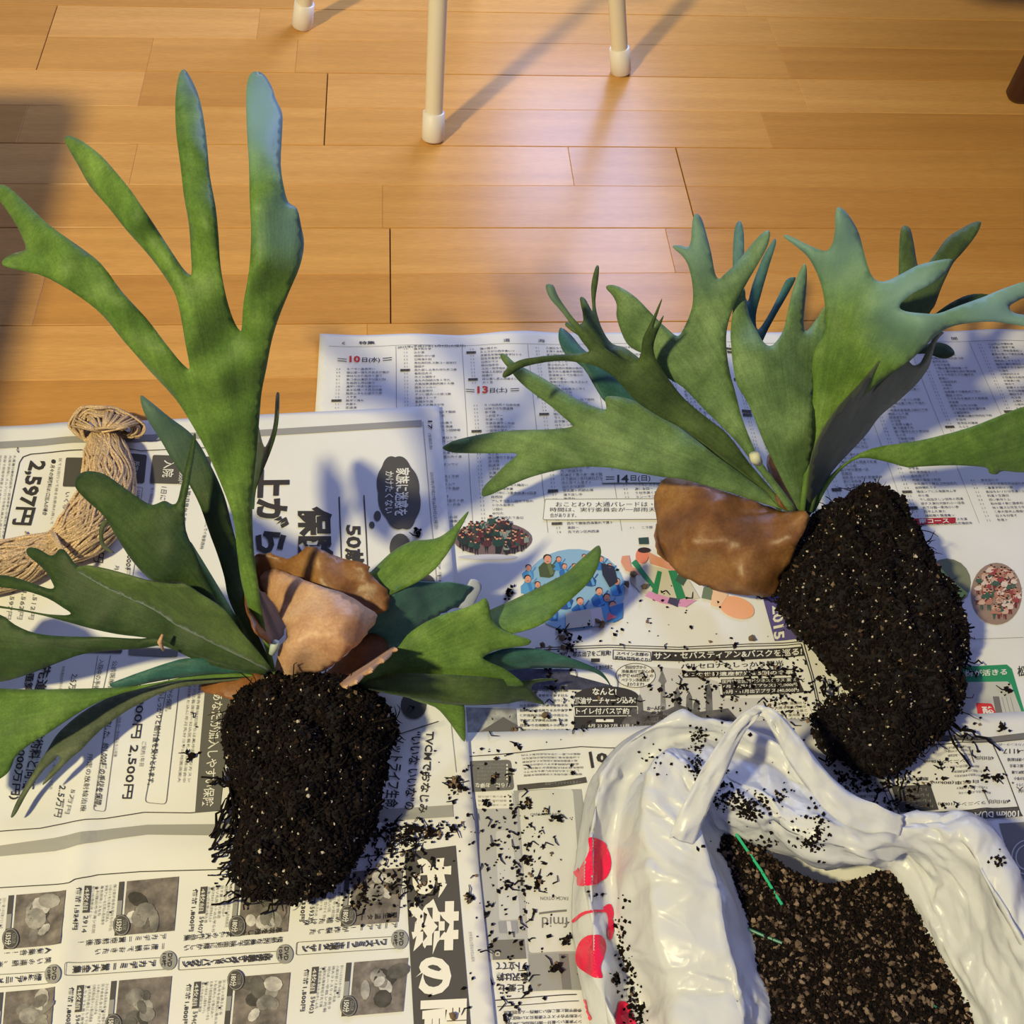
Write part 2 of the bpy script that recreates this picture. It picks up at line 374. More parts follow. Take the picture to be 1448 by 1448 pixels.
class Print:
    def __init__(s, zf, lift=.00045): s.zf = zf; s.mb = MB(); s.ht = MB(); s.pics = [s.ht]; s.lift = lift
    def picture(s): s.ht = MB(); s.pics.append(s.ht)
    def put(s, px, fs, col, layer=0, mb=None, world=False):
        """px points on the paper -> world points lying on the sheet"""
        px = np.asarray(px, float)
        w = px if world else Pn(px, np.full(len(px), .005))[:, :2]
        vs = [(x, y, s.zf(x, y)+s.lift+layer*.00017) for x, y in w]
        (mb or s.mb).add(vs, flip(w, fs), col)
    def poly(s, pts, col, layer=0, step=9, ht=False, world=False):
        pts = np.array(pts, float); ext = np.ptp(pts, axis=0).max()
        if ext > step*1.3:
            out = []
            for a, b in zip(pts, np.roll(pts, -1, 0)):
                n = max(1, int(np.linalg.norm(b-a)/step)); out += [a+(b-a)*k/n for k in range(n)]
            vs, fs, _ = fill(out, step)
        else: vs = pts; fs = [tuple(range(len(pts)))]
        s.put(vs, fs, col, layer, s.ht if ht else None, world)
    def line(s, pts, w, col, layer=0, world=False):
        pts = np.array(pts, float); st = 9 if not world else .01
        for a, b in zip(pts, pts[1:]):
            L = np.linalg.norm(b-a)
            if L < 1e-9: continue
            d = (b-a)/L; nn = np.array([-d[1], d[0]])*w/2; n = max(1, int(L/st)); vs = []
            for k in range(n+1): q = a+(b-a)*k/n; vs += [q+nn, q-nn]
            s.put(vs, [(2*k, 2*k+1, 2*k+3, 2*k+2) for k in range(n)], col, layer, None, world)
    def ell(s, c, rx, ry, col, layer=0, ht=False, n=20, rot=0):
        a = np.linspace(0, 2*PI, n, endpoint=False); x = np.cos(a)*rx; y = np.sin(a)*ry
        s.poly(np.c_[c[0]+x*math.cos(rot)-y*math.sin(rot), c[1]+x*math.sin(rot)+y*math.cos(rot)], col, layer, ht=ht)
    def rrect(s, TL, TR, BR, BL, r, col, layer=0, outline=0, ht=False):
        c = [np.array(q, float) for q in (TL, TR, BR, BL)]; out = []
        for i in range(4):
            p = c[i]; a = c[i-1]-p; b = c[(i+1) % 4]-p; a = a/np.linalg.norm(a)*r; b = b/np.linalg.norm(b)*r
            for t in (0, .33, .67, 1): out.append((1-t)**2*(p+a)+2*t*(1-t)*p+t*t*(p+b))
        if outline: s.line(out+[out[0]], outline, col, layer)
        else: s.poly(out, col, layer, ht=ht)
    def text(s, t, TL, TR, BL, col=INK, bold=.0, layer=2, res=2):
        v, f = text_mesh(t, bold, res)
        if len(v) == 0: return
        lo = v.min(0); hi = v.max(0); q = (v-lo)/(hi-lo)
        TL, TR, BL = [np.array(k, float) for k in (TL, TR, BL)]
        s.put(TL+q[:, :1]*(TR-TL)+(1-q[:, 1:])*(BL-TL), f, col, layer)
    def cells(s, t, TL, wv, hv, st, col=INK, bold=0., layer=2, res=1, world=False):
        TL, wv, hv, st = [np.array(k, float) for k in (TL, wv, hv, st)]
        for i, ch in enumerate(t):
            if ch in ' 　': continue
            v, f = text_mesh(ch, bold, res)
            if len(v) == 0: continue
            x = v[:, :1]; y = v[:, 1:]
            if ord(ch) < 256: x = x+.22
            s.put(TL+st*i+x*wv+(.88-y)*hv, f, col, layer, None, world)
    def build(s, parent):
        o = local(s.mb.build('printed_matter', M_ink), parent)
        for h in s.pics:
            if h.v: local(h.build('halftone_picture', M_halftone), parent)
POOL = '札幌市北海道大学部中央区会場南公園祭踊第回年月日時分前後東西会社新聞地方学生演舞組連合小中高平和商店街夏光風花旅行無料案内申込先着参加'
KANA = 'のにはをがでとしたてるいかこれらなさすもりくアイスタントルコースチームソーラン'
def fillstr(n): return ''.join(random.choice(POOL if random.random() < .6 else KANA) for _ in range(n))

# ---- sheet 1: upright listings page at the back
T1 = thing('newspaper', 'newspaper sheet at the back with red date headings and oval colour photos', 'newspaper', (.32, .6, 0))
sheet(R1, zs1, T1); p = Print(zs1)
MAR = s2l((196, 45, 45)); DBL = s2l((70, 68, 80))
def wtext(pr, t, x, y, size, col=INK, bold=0, w=1.0, layer=2):
    pr.cells(t, (x, y), (size*w, 0), (0, -size), (size*w, 0), col, bold, layer, 1, True)
colw = .0655
wtext(p, 'C', -.066, .8680, .005, INK, .02); wtext(p, '特集', -.048, .8685, .005, INK, .01, 1.6)
p.text('2015年(平成27年) 6月9日(火曜日)', (562, 489), (658, 485), (562, 493), INK)
for k, hx in enumerate((.095, .13, .38, .41, .44, .56)): wtext(p, random.choice('北海道新聞日'), hx, .868, .005, INK, 0, 1.5)
p.line([(-.077, .861), (.71, .861)], .0004, GREY, 0, True)
heads = {0: [(.855, '10', '日(水)')], 2: [(.801, '13', '日(土)')], 5: [(.693, '14', '日(日)')], 9: [(.70, '12', '日(金)')]}
heads[5] = []
for k in range(12):
    x0 = -.077+k*colw
    if x0 > .69: break
    if k: p.line([(x0, .86), (x0, .625)], .0004, LG, 0, True)
    y = .857 if k != 0 else .857
    while y > .625:
        hit = [h for h in heads.get(k, []) if y > h[0]-.020 and y < h[0]+.006]
        if hit: y -= .0255; continue
        if k in (4, 5) and y < .664 and y > .63: y -= .005; continue
        r = random.random()
        if r < .12:
            wtext(p, '白石区会場'[0:3], x0+.004, y, .0032, INK, .035, .95); p.poly([(x0+.004, y+.0002), (x0+.0135, y+.0002), (x0+.0135, y-.0030), (x0+.004, y-.0030)], GREY, 1, .02, world=True)
        else: wtext(p, '%02d' % random.randint(0, 59), x0+.007, y, .0031, INK, 0, .8)
        n = random.choice((3, 5, 6, 8, 10, 11, 12)); wtext(p, fillstr(n), x0+.0175, y, .0033, INK, 0, 1.05)
        y -= .0047
p.text('10', (494, 501), (509, 501), (494, 510), MAR, .03); p.text('日(水)', (512, 503), (537, 503), (512, 511), INK, .01)
for a, b in (((477, 505), (490, 506)), ((477, 508), (490, 509)), ((541, 505), (554, 504)), ((541, 508), (554, 507))): p.line([a, b], .9, INK, 2)
p.text('13', (675, 545), (690, 545), (675, 555), MAR, .03); p.text('日(土)', (693, 548), (717, 547), (693, 556), INK, .01)
for a, b in (((659, 549), (671, 550)), ((659, 552), (671, 553)), ((722, 549), (734, 548)), ((722, 552), (734, 551))): p.line([a, b], .9, INK, 2)
p.poly([(852, 664), (934, 664), (934, 681), (852, 681)], PAPERW, 3)
p.text('14', (873, 670), (889, 670), (873, 681), INK, .03, 4); p.text('日(日)', (892, 671), (920, 671), (892, 680), INK, .01, 4)
for a, b in (((857, 673), (869, 673)), ((857, 676), (869, 676))): p.line([a, b], .9, INK, 4)
p.rrect((771, 704), (1105, 704), (1105, 733), (768, 733), 2, GREY, 4, .8)
p.rrect((771, 704), (1105, 704), (1105, 733), (768, 733), 2, s2l((232, 231, 228)), 3)
p.text('おことわり 大通パレードは・南コース、大通公園西8丁目', (786, 708), (1060, 709), (786, 715), INK, 0, 6); p.text('時間は、実行委員会が一部雨天で変更する場合があります。', (778, 716), (1060, 717), (778, 722), INK, 0, 6); p.text('合があります。', (778, 724), (815, 724), (778, 730), INK, 0, 6)
p.poly([(1281, 732), (1352, 730), (1352, 738), (1283, 741)], s2l((165, 30, 50)), 3); p.text('南コース', (1300, 732), (1342, 731), (1301, 739), PAPERW, .02, 4)
# colour photographs: crowds of dancers printed in ovals
SKIN = s2l((214, 150, 122)); HAIR = s2l((50, 32, 30))
def person(x, y, h, coat, pants, skin=SKIN, hair=HAIR):
    j = lambda a: a+random.uniform(-.06, .06)*h
    lean = random.uniform(-.15, .15)*h
    p.poly([(j(x-.10*h), y), (j(x-.02*h), y), (x, y-.42*h), (j(x+.06*h), y), (j(x+.14*h), y), (x+.13*h, y-.46*h), (x-.13*h, y-.46*h)], pants, 3)
    p.poly([(x-.14*h, y-.40*h), (j(x-.30*h), j(y-.55*h)), (x-.17*h+lean, y-.80*h), (x+.15*h+lean, y-.80*h), (j(x+.32*h), j(y-.52*h)), (x+.15*h, y-.40*h)], coat, 4)
    p.poly([(x+.13*h+lean, y-.78*h), (j(x+.38*h), j(y-.98*h)), (j(x+.36*h), j(y-.90*h)), (x+.14*h+lean, y-.66*h)], coat, 4)
    p.ell((x+lean, y-.88*h), .085*h, .095*h, skin, 5, n=9); p.ell((x+lean, y-.94*h), .09*h, .06*h, hair, 6, n=8)
def crowd(c, rx, ry, bg, coats, n, h, pants):
    p.ell(c, rx, ry, bg, 1, n=28)
    pts = sorted([(c[0]+rx*.9*r*math.cos(t), c[1]+ry*.72*r*math.sin(t)+h*.42) for r, t in ((math.sqrt(random.random()), random.uniform(0, 6.28)) for _ in range(n))], key=lambda q: q[1])
    for x, y in pts: person(x, y, h*random.uniform(.8, 1.2), s2l(random.choice(coats)), s2l(random.choice(pants)))
crowd((697, 760), 56, 24, s2l((112, 92, 96)), [(30, 62, 55), (105, 45, 50), (35, 48, 45), (45, 75, 66), (80, 38, 45), (130, 140, 135), (28, 34, 36)], 60, 21, [(30, 35, 35), (40, 30, 40)])
p.ell((690, 786), 42, 4, s2l((190, 190, 205)), 2)
def bust(x, y, h, coat, coat2, hair=HAIR):
    pts = [(x+random.uniform(-.15, .15)*h+h*a, y+h*b+random.uniform(-.1, .1)*h) for a, b in ((-.35, .25), (.35, .25), (.95, .75), (.8, 1.7), (.1, 1.9), (-.7, 1.75), (-1.0, .9))]
    p.poly(pts, coat, 3); p.poly([(x-.1*h, y+.3*h), (x+.35*h, y+.35*h), (x+.75*h, y+1.5*h), (x+.35*h, y+1.7*h)], coat2, 4)
    p.poly([(x+.5*h, y+.6*h), (x+.75*h, y+.5*h), (x+1.25*h, y-.15*h), (x+1.1*h, y-.25*h)], coat, 4)
    p.ell((x, y-.25*h), .46*h, .38*h, hair, 5, n=10); p.ell((x+.06*h, y), .40*h, .46*h, SKIN, 6, n=12); p.line([(x-.1*h, y+.22*h), (x+.2*h, y+.22*h)], .08*h, s2l((160, 90, 80)), 7)
p.ell((812, 832), 72, 58, s2l((135, 175, 205)), 1, n=30)
BL = [(62, 130, 195), (45, 105, 175), (90, 155, 205), (70, 140, 200), (35, 75, 140)]
for x, y, h in sorted([(862, 800, 8), (850, 790, 8), (838, 785, 7), (790, 790, 8), (826, 786, 7), (798, 800, 8), (812, 800, 8), (747, 802, 9), (746, 818, 11), (765, 845, 10), (780, 858, 10), (760, 826, 9), (872, 822, 10), (835, 812, 9), (847, 836, 11), (858, 845, 11), (866, 856, 12), (800, 840, 11), (820, 850, 11), (788, 822, 10)], key=lambda q: q[1]):
    bust(x, y, h, s2l(random.choice(BL)), s2l(random.choice(BL)))
bust(774, 790, 13, s2l((72, 84, 50)), s2l((100, 112, 70)))
p.poly([(850, 795), (868, 800), (874, 822), (862, 830), (852, 812)], s2l((35, 38, 60)), 7)
p.poly([(800, 866), (850, 858), (856, 882), (800, 889)], s2l((190, 185, 172)), 8); p.poly([(835, 862), (850, 858), (852, 884), (838, 886)], s2l((205, 195, 200)), 9)
p.poly([(862, 858), (882, 852), (880, 874), (868, 880)], s2l((60, 120, 185)), 8); p.poly([(860, 866), (872, 872), (858, 878)], s2l((220, 100, 115)), 9)
# one close dancer in green and white
p.poly([(903, 759), (917, 758), (918, 768), (904, 768)], s2l((45, 70, 65)), 3)
p.ell((908, 785), 9, 11, s2l((222, 130, 100)), 5); p.ell((911, 777), 9, 4, HAIR, 6)
p.poly([(880, 785), (890, 784), (893, 800), (906, 806), (905, 813), (885, 806), (878, 793)], SKIN, 4)
p.poly([(915, 778), (930, 786), (955, 793), (966, 805), (950, 806), (920, 796)], SKIN, 4)
p.poly([(890, 806), (905, 800), (920, 798), (950, 806), (975, 820), (990, 845), (960, 850), (930, 848), (905, 835), (892, 822)], s2l((205, 200, 180)), 3)
for a in (((893, 795), (899, 790), (925, 825), (924, 833)), ((945, 806), (956, 806), (970, 845), (958, 848)), ((930, 806), (936, 808), (930, 840), (922, 836))): p.poly(a, s2l((40, 130, 85)), 5)
p.poly([(962, 806), (975, 812), (966, 828), (955, 820)], s2l((60, 90, 70)), 6)
p.poly([(918, 835), (948, 845), (985, 848), (970, 858), (935, 852), (912, 842)], s2l((215, 150, 195)), 4); p.poly([(947, 844), (962, 846), (958, 858), (944, 852)], s2l((70, 65, 100)), 5)
p.ell((1042, 858), 26, 15, s2l((238, 172, 132)), 3, rot=.3); p.poly([(1008, 832), (1020, 832), (1030, 840), (1018, 858), (1005, 855)], s2l((235, 195, 160)), 4); p.poly([(995, 830), (1010, 826), (1006, 848), (992, 845)], s2l((110, 125, 100)), 4)
crowd((1410, 838), 36, 44, s2l((150, 125, 110)), [(200, 165, 145), (150, 60, 60), (215, 195, 180), (60, 90, 75), (175, 120, 100)], 55, 18, [(60, 90, 75), (110, 40, 45)])
p.ell((1340, 822), 34, 34, s2l((120, 125, 100)), 1); p.poly([(1330, 800), (1345, 818), (1370, 838), (1365, 843), (1335, 842)], s2l((170, 195, 105)), 4)
for k in range(4): p.line([(1334+k*5, 818+k*5), (1343+k*6, 823+k*4)], 2, INK, 5)
p.poly([(1318, 795), (1330, 796), (1328, 830), (1322, 838), (1316, 815)], s2l((225, 150, 95)), 4)
p.poly([(1078, 840), (1118, 840), (1132, 903), (1096, 905)], s2l((88, 78, 140)), 3); p.text('2015', (1107, 853), (1110, 901), (1092, 856), PAPERW, .03, 4)
p.text('道新', (1170, 902), (1190, 901), (1171, 910), GREY, .01)
# travel advertisement
for o_ in (0, 3.2): p.line([(757, 915+o_), (860, 911+o_), (960, 914+o_), (1060, 909+o_), (1136-o_, 907+o_), (1150-o_, 955), (1168-o_, 1035)], 1.2, INK, 2)
p.poly([(922, 920), (960, 921), (1060, 917), (1134, 914), (1137, 927), (1060, 931), (960, 934), (922, 933)], INK, 3)
p.text('サン・セバスティアン&バスクを巡る!', (925, 922), (1134, 916), (925, 932), PAPERW, .02, 5)
p.rrect((867, 918), (920, 921), (921, 934), (867, 931), .5, INK, 3, 1); p.text('スペイン北部の', (872, 920), (917, 922), (872, 925), INK, .02); p.text('美術&芸術めぐり!', (869, 926), (919, 929), (869, 932), INK, .02)
p.text('道後、帯広出発をご用意!', (790, 921), (864, 918), (790, 929), INK, .02)
p.text('バルセロナもしっかり観光', (963, 937), (1108, 932), (963, 945), INK, .01, 3)
p.poly([(965, 948), (1123, 944), (1126, 953), (966, 957)], INK, 3); p.text('6つの世界遺産観光& 5回の食事', (968, 950), (1122, 946), (968, 956), PAPERW, .02, 5)
p.poly([(1020, 959), (1128, 956), (1138, 978), (1023, 982)], INK, 3)
p.text('国際線全区間ビジネスクラス 東京', (1022, 960), (1126, 957), (1022, 965), PAPERW, .01, 5); p.text('6月・7月出発プラス200,000円', (1023, 967), (1128, 964), (1023, 972), PAPERW, .02, 5); p.text('10月・11月出発プラス240,000円', (1024, 974), (1130, 971), (1024, 980), PAPERW, .02, 5)
p.poly([(905, 940), (960, 944), (1015, 962), (1020, 985), (1120, 985), (1130, 1030), (905, 1030)], s2l((200, 198, 196)), 1, ht=False)
p.poly([(934, 1015), (935, 965), (931, 962), (935, 950), (936, 940), (938, 950), (943, 962), (940, 966), (943, 1015)], s2l((120, 118, 118)), 3, ht=True)
for tx, hh in ((958, 40), (975, 34), (905, 30), (1003, 46), (985, 24)): p.poly([(tx-5, 1018), (tx-4, 1018-hh), (tx, 1010-hh), (tx+4, 1018-hh), (tx+6, 1018)], s2l((105, 103, 105)), 3, ht=True)
p.poly([(880, 1020), (895, 1000), (930, 1008), (960, 995), (990, 1005), (1030, 1000), (1050, 1022), (1045, 1035), (880, 1035)], s2l((90, 88, 90)), 4, ht=True)
p.ell((899, 954), 28, 17, PAPERW, 2); 
aa = np.linspace(0, 2*PI, 30); p.line(np.c_[899+28*np.cos(aa), 954+17*np.sin(aa)], .9, INK, 3)
for k, t in enumerate(('羽田空港から', '添乗員付で安心!', '外歴後450日以上の', 'ベテラン添乗員が', 'まわります!!')): w_ = (15, 20, 25, 20, 12)[k]; p.text(t, (899-w_, 940+k*6), (899+w_, 940+k*6), (899-w_, 945+k*6), INK, .02, 4)
p.ell((858, 985), 46, 16, INK, 2, n=26); p.poly([(812, 986), (902, 986), (902, 1028), (812, 1030)], INK, 2)
p.text('なんと!', (838, 972), (872, 972), (838, 982), PAPERW, .03, 5); p.text('燃油サーチャージ込み!', (812, 985), (899, 984), (812, 995), PAPERW, .03, 5)
p.rrect((812, 998), (902, 998), (902, 1011), (813, 1012), 1, PAPERW, 4, 1); p.text('トイレ付バス確約', (815, 1000), (890, 1000), (815, 1009), PAPERW, .02, 5)
p.poly([(843, 1016), (868, 1016), (868, 1020), (843, 1020)], PAPERW, 4); p.text('6月 23 30 7月 11月 13', (832, 1023), (900, 1023), (832, 1028), PAPERW, .01, 5)
p.text('お一人様の', (915, 998), (940, 997), (915, 1004), INK, .03, 6); p.text('参加', (920, 1005), (937, 1004), (920, 1011), INK, .03, 6); p.text('大歓迎!', (911, 1012), (943, 1009), (911, 1019), INK, .03, 6); p.text('プラス50,000円', (908, 1022), (945, 1019), (908, 1027), INK, .02, 6)
p.poly([(700, 943), (806, 945), (806, 952), (866, 968), (866, 975), (700, 972)], s2l((60, 62, 85)), 1, ht=True)
p.picture(); p.poly([(655, 998), (730, 1000), (732, 1034), (655, 1034)], s2l((150, 150, 150)), 1, ht=True); p.poly([(680, 1032), (712, 1012), (732, 1024), (732, 1034)], s2l((95, 93, 93)), 2)
p.poly([(660, 1034), (731, 1035), (731, 1050), (660, 1050)], PAPERW, 2); p.text('この価格!', (672, 1036), (728, 1036), (672, 1048), INK, .04, 3)
for k in range(10):
    y_ = 966+k*7; p.text(fillstr(13), (735, y_), (803, y_), (735, y_+4), INK if k % 3 else GREY, .01)
p.text('付き 旅行代金と', (838, 940), (866, 938), (838, 947), INK, .02); p.poly([(836, 930), (848, 930), (848, 935), (836, 935)], INK, 3)
p.poly([(1085, 988), (1140, 986), (1160, 1035), (1085, 1035)], PAPERW, 2)
for k in range(9): p.text(fillstr(9), (1090+k, 992+k*5.5), (1140+k, 990+k*5.5), (1090+k, 996+k*5.5), INK, .01, 3)
# green advertisement with a red seal
GRN = s2l((40, 140, 95))
p.poly([(1330, 942), (1425, 938), (1432, 944), (1450, 1004), (1470, 1060), (1330, 1060)], GRN, 1)
p.poly([(1330, 963), (1426, 962), (1431, 966), (1448, 1010), (1460, 1060), (1330, 1060)], s2l((190, 190, 182)), 2)
p.text('技術が活きる', (1353, 947), (1425, 944), (1353, 956), PAPERW, .02, 4)
p.rrect((1381, 992), (1404, 993), (1420, 1030), (1388, 1030), 3, s2l((205, 50, 55)), 3); p.text('酸', (1389, 997), (1405, 997), (1393, 1013), PAPERW, .02, 4)
p.poly([(1405, 983), (1414, 983), (1424, 1030), (1414, 1030)], GREY, 3)
for k in range(3): p.line([(1418+k*6, 984), (1429+k*6, 1025)], 1, LG, 3)
p.text('ーは', (1364, 978), (1376, 978), (1364, 983), INK)
p.text('松葉', (1440, 940), (1462, 940), (1440, 955), INK, .02)
p.line([(1330, 905), (1380, 902), (1448, 900)], .8, LG, 1)
p.build(T1)

# ---- sheet 3: lower sheet, its print upside down to the camera
T3 = thing('newspaper', 'newspaper sheet under the white bag, its print upside down to the camera', 'newspaper', (.2, .2, 0))
sheet(R3, zs3, T3); p = Print(zs3)
p.line([(655, 1070), (700, 1067), (773, 1061), (821, 1056), (861, 1058), (960, 1057)], 1.3, INK, 1)
p.rrect((662, 1076), (722, 1074), (727, 1117), (664, 1120), 6, s2l((110, 108, 106)), 1)
def up(t, x0, x1, y, h, col=INK, b=0, layer=2, sk=0, dy=0): p.text(t, (x1, y+h), (x0, y+h+dy), (x1-sk, y), col, b, layer)   # rotated by 180 degrees
for k in range(5): up(fillstr(14), 675, 714, 1079+k*5.2, 3.2, LG, .0)
up('さらに、お得な', 672, 721, 1107, 7, PAPERW, .02)
for k in range(5): p.ell((717, 1082+k*5), 1.3, 1.6, PAPERW, 3, n=8)
for k in range(7): up(fillstr(16), 737+k*.6, 828-random.uniform(0, 12), 1065+k*5.0-k*.2, 3.0, INK, .0, 2, 0, 2)
p.poly([(731, 1110), (780, 1107), (828, 1099), (830, 1107), (780, 1115), (732, 1118)], DG, 1); up(fillstr(12), 770, 822, 1104, 4, LG, 0, 3, 0, 4)
p.poly([(832, 1064), (836, 1063), (840, 1086), (836, 1087)], INK, 2); up('10', 843, 868, 1065, 14, INK, .05)
# cosmetics picture: pale panel and a bottle
p.poly([(672, 1125), (728, 1122), (735, 1180), (745, 1260), (754, 1355), (690, 1358), (680, 1250)], s2l((178, 178, 180)), 0)
p.poly([(726, 1118), (822, 1116), (840, 1250), (852, 1400), (750, 1402), (738, 1250)], s2l((160, 160, 160)), 0)
p.rrect((733, 1120), (810, 1116), (828, 1345), (748, 1348), 6, s2l((206, 206, 200)), 1)
p.poly([(747, 1350), (830, 1348), (840, 1398), (752, 1402)], s2l((150, 149, 148)), 1); p.poly([(790, 1350), (803, 1350), (808, 1400), (795, 1400)], s2l((118, 116, 116)), 2)
p.rrect((701, 1175), (724, 1174), (736, 1300), (706, 1302), 5, s2l((200, 200, 200)), 1); p.rrect((704, 1303), (731, 1302), (733, 1320), (706, 1320), 2, s2l((150, 150, 158)), 2)
p.poly([(716, 1303), (722, 1303), (724, 1319), (718, 1319)], s2l((205, 203, 205)), 3)
p.rrect((672, 1120), (724, 1120), (726, 1143), (674, 1144), 3, PAPERW, 1)
for k in range(3): p.line([(720, 1127+k*6), (723, 1127+k*6)], 3, INK, 3); up(fillstr(8), 676, 716, 1125+k*6, 3, GREY)
up('fmid', 766, 803, 1298, 15, GREY, .0, 3); p.poly([(762, 1291), (801, 1287), (801, 1290), (762, 1294)], GREY, 3); up('FACE LOTION', 764, 803, 1269, 5, GREY, 0, 3); up('COMPANY PIANO', 750, 794, 1151, 4, GREY, 0, 3)
p.poly([(733, 1245), (742, 1245), (742, 1248), (733, 1248)], INK, 3); p.poly([(736, 1241), (739, 1241), (739, 1253), (736, 1253)], INK, 3)
p.poly([(694, 1330), (741, 1328), (744, 1356), (697, 1358)], s2l((118, 115, 112)), 2); p.rrect((701, 1347), (706, 1347), (706, 1352), (701, 1352), .5, PAPERW, 3, 1)
up('フト立てて', 701, 745, 1361, 12, INK, .02, 3); up('贅沢は箱', 702, 746, 1376, 12, INK, .02, 3); up('「ヒ愛セ', 704, 748, 1392, 11, INK, .02, 3)
p.line([(700, 1415), (760, 1410), (815, 1407)], 1.5, INK, 2); p.line([(703, 1424), (760, 1420), (818, 1416)], 1.1, INK, 2)
for k in range(3): up(fillstr(18), 712, 822, 1427+k*8, 5, INK, .01, 2, 0, 3)
# right half: race listing
p.poly([(1325, 1040), (1400, 1042), (1448, 1036), (1500, 1034), (1500, 1043), (1448, 1045), (1400, 1050), (1325, 1048)], GREY, 1)
p.line([(1180, 1052), (1325, 1053), (1402, 1049)], 1.2, INK, 2); p.line([(1180, 1047), (1325, 1048), (1402, 1045)], 1, INK, 2); p.line([(1402, 1049), (1420, 1090), (1444, 1155)], 1.3, INK, 2); p.line([(1405, 1050), (1460, 1044)], 1, INK, 2)
up('03-4117', 1418, 1460, 1059, 7, INK, .01); up('ジカセンター内', 1412, 1450, 1051, 4, GREY)
for k in range(6): up(fillstr(9), 1424+k*3, 1470, 1072+k*9, 5, INK, .01)
up('10人', 1436, 1456, 1113, 7, INK, .01)
for k, t in enumerate(('ランニング(10km)', '自転車(80km)', 'ランニング(10km)')): up(t, 1306+k*10, 1372+k*10, 1074+k*30, 6, INK, .01)
for k in range(8): up(fillstr(12), 1334+k*3, 1372+k*4, (1056, 1061, 1067, 1083, 1090, 1096, 1113, 1120)[k], 3.6, INK, .0)
up('4月3日(日)', 1378, 1405, 1069, 6, INK, .02); up('4月1日(日)', 1398, 1426, 1131, 6, INK, .02); p.line([(1369, 1057), (1376, 1080)], 1.6, GREY, 2); p.line([(1388, 1116), (1398, 1138)], 1.6, GREY, 2)
up(fillstr(9), 1270, 1312, 1099, 5, INK, .01); up('メニュー(5月)', 1272, 1315, 1105, 4, INK, .01)
p.poly([(1260, 1112), (1315, 1109), (1327, 1145), (1273, 1149)], s2l((72, 70, 68)), 2)
for k in range(4): up('トレーニング'[:6], 1268+k*3, 1310+k*3, 1114+k*8, 5, LG, .0, 3)
p.line([(1251, 1105), (1272, 1152), (1300, 1150), (1440, 1142)], 1.4, INK, 2); p.line([(1245, 1105), (1268, 1158)], 1, INK, 2)
p.poly([(1272, 1153), (1438, 1142), (1446, 1155), (1280, 1168)], DG, 2); up('100km DUATHLON', 1335, 1440, 1147, 9, PAPERW, .02, 4, 0, 5)
p.poly([(1412, 1165), (1500, 1160), (1540, 1260), (1448, 1275), (1425, 1210)], s2l((125, 123, 120)), 1)
aa = np.linspace(1.6, 5.2, 20)
for rr in (22, 16): p.line(np.c_[1452+rr*np.cos(aa), 1213+rr*1.1*np.sin(aa)], 2, s2l((200, 198, 190)), 3)
for k in range(12): up(fillstr(6), 1195+k*2, 1240, 1060+k*8, 4, INK)
p.build(T3)

# ---- sheet 2: left sheet on top, text turned a quarter turn clockwise
T2 = thing('newspaper', 'insurance and DVD advertisement newspaper sheet under the left fern and twine', 'newspaper', (-.2, .4, 0))
sheet(R2, zs2, T2); p = Print(zs2)
p.poly([(-60, 632), (115, 622), (366, 612), (596, 598), (597, 607), (366, 621), (115, 631), (-60, 642)], s2l((150, 149, 149)), 1)
p.line([(598, 600), (610, 740), (622, 880), (645, 1095)], .8, LG, 1)
p.text('17', (611, 599), (611, 611), (605, 599), INK, .02); p.text('(全面広告)', (610, 617), (612, 640), (605, 617), GREY)
p.text('2015年(平成27年)6月9日(火曜日)', (613, 672), (620, 752), (607, 672), GREY)
p.text('夕刊', (622, 792), (625, 830), (616, 793), GREY)
p.line([(0, 648), (115, 641)], 0.01, GREY)
# thought bubble and headline
t = np.linspace(0, 2*PI, 60, endpoint=False); rr = 1+.07*np.abs(np.sin(t*4))
p.poly(np.c_[564+29*rr*np.cos(t)+5*np.sin(t), 701+50*rr*np.sin(t)], DG, 1)
p.text('家族に迷惑を', (580, 666), (577, 733), (560, 667), PAPERW, .02, 3); p.text('かけたくない', (557, 671), (556, 730), (545, 671), PAPERW, .01, 3)
p.ell((534, 733), 5, 7, DG, 1); p.ell((526, 746), 4, 5, DG, 1)
p.ell((566, 778), 15, 20, DG, 1); p.ell((596, 830), 20, 16, DG, 1)
p.line([(480, 706), (482, 760), (484, 830)], 1.6, INK, 1); p.line([(515, 704), (518, 760), (521, 830)], 1.6, INK, 1)
p.text('50歳', (514, 746), (515, 812), (487, 746), INK, .03); p.text('保険が', (470, 720), (474, 840), (420, 720), INK, .045); p.text('上がらない', (412, 667), (404, 870), (365, 668), INK, .045)
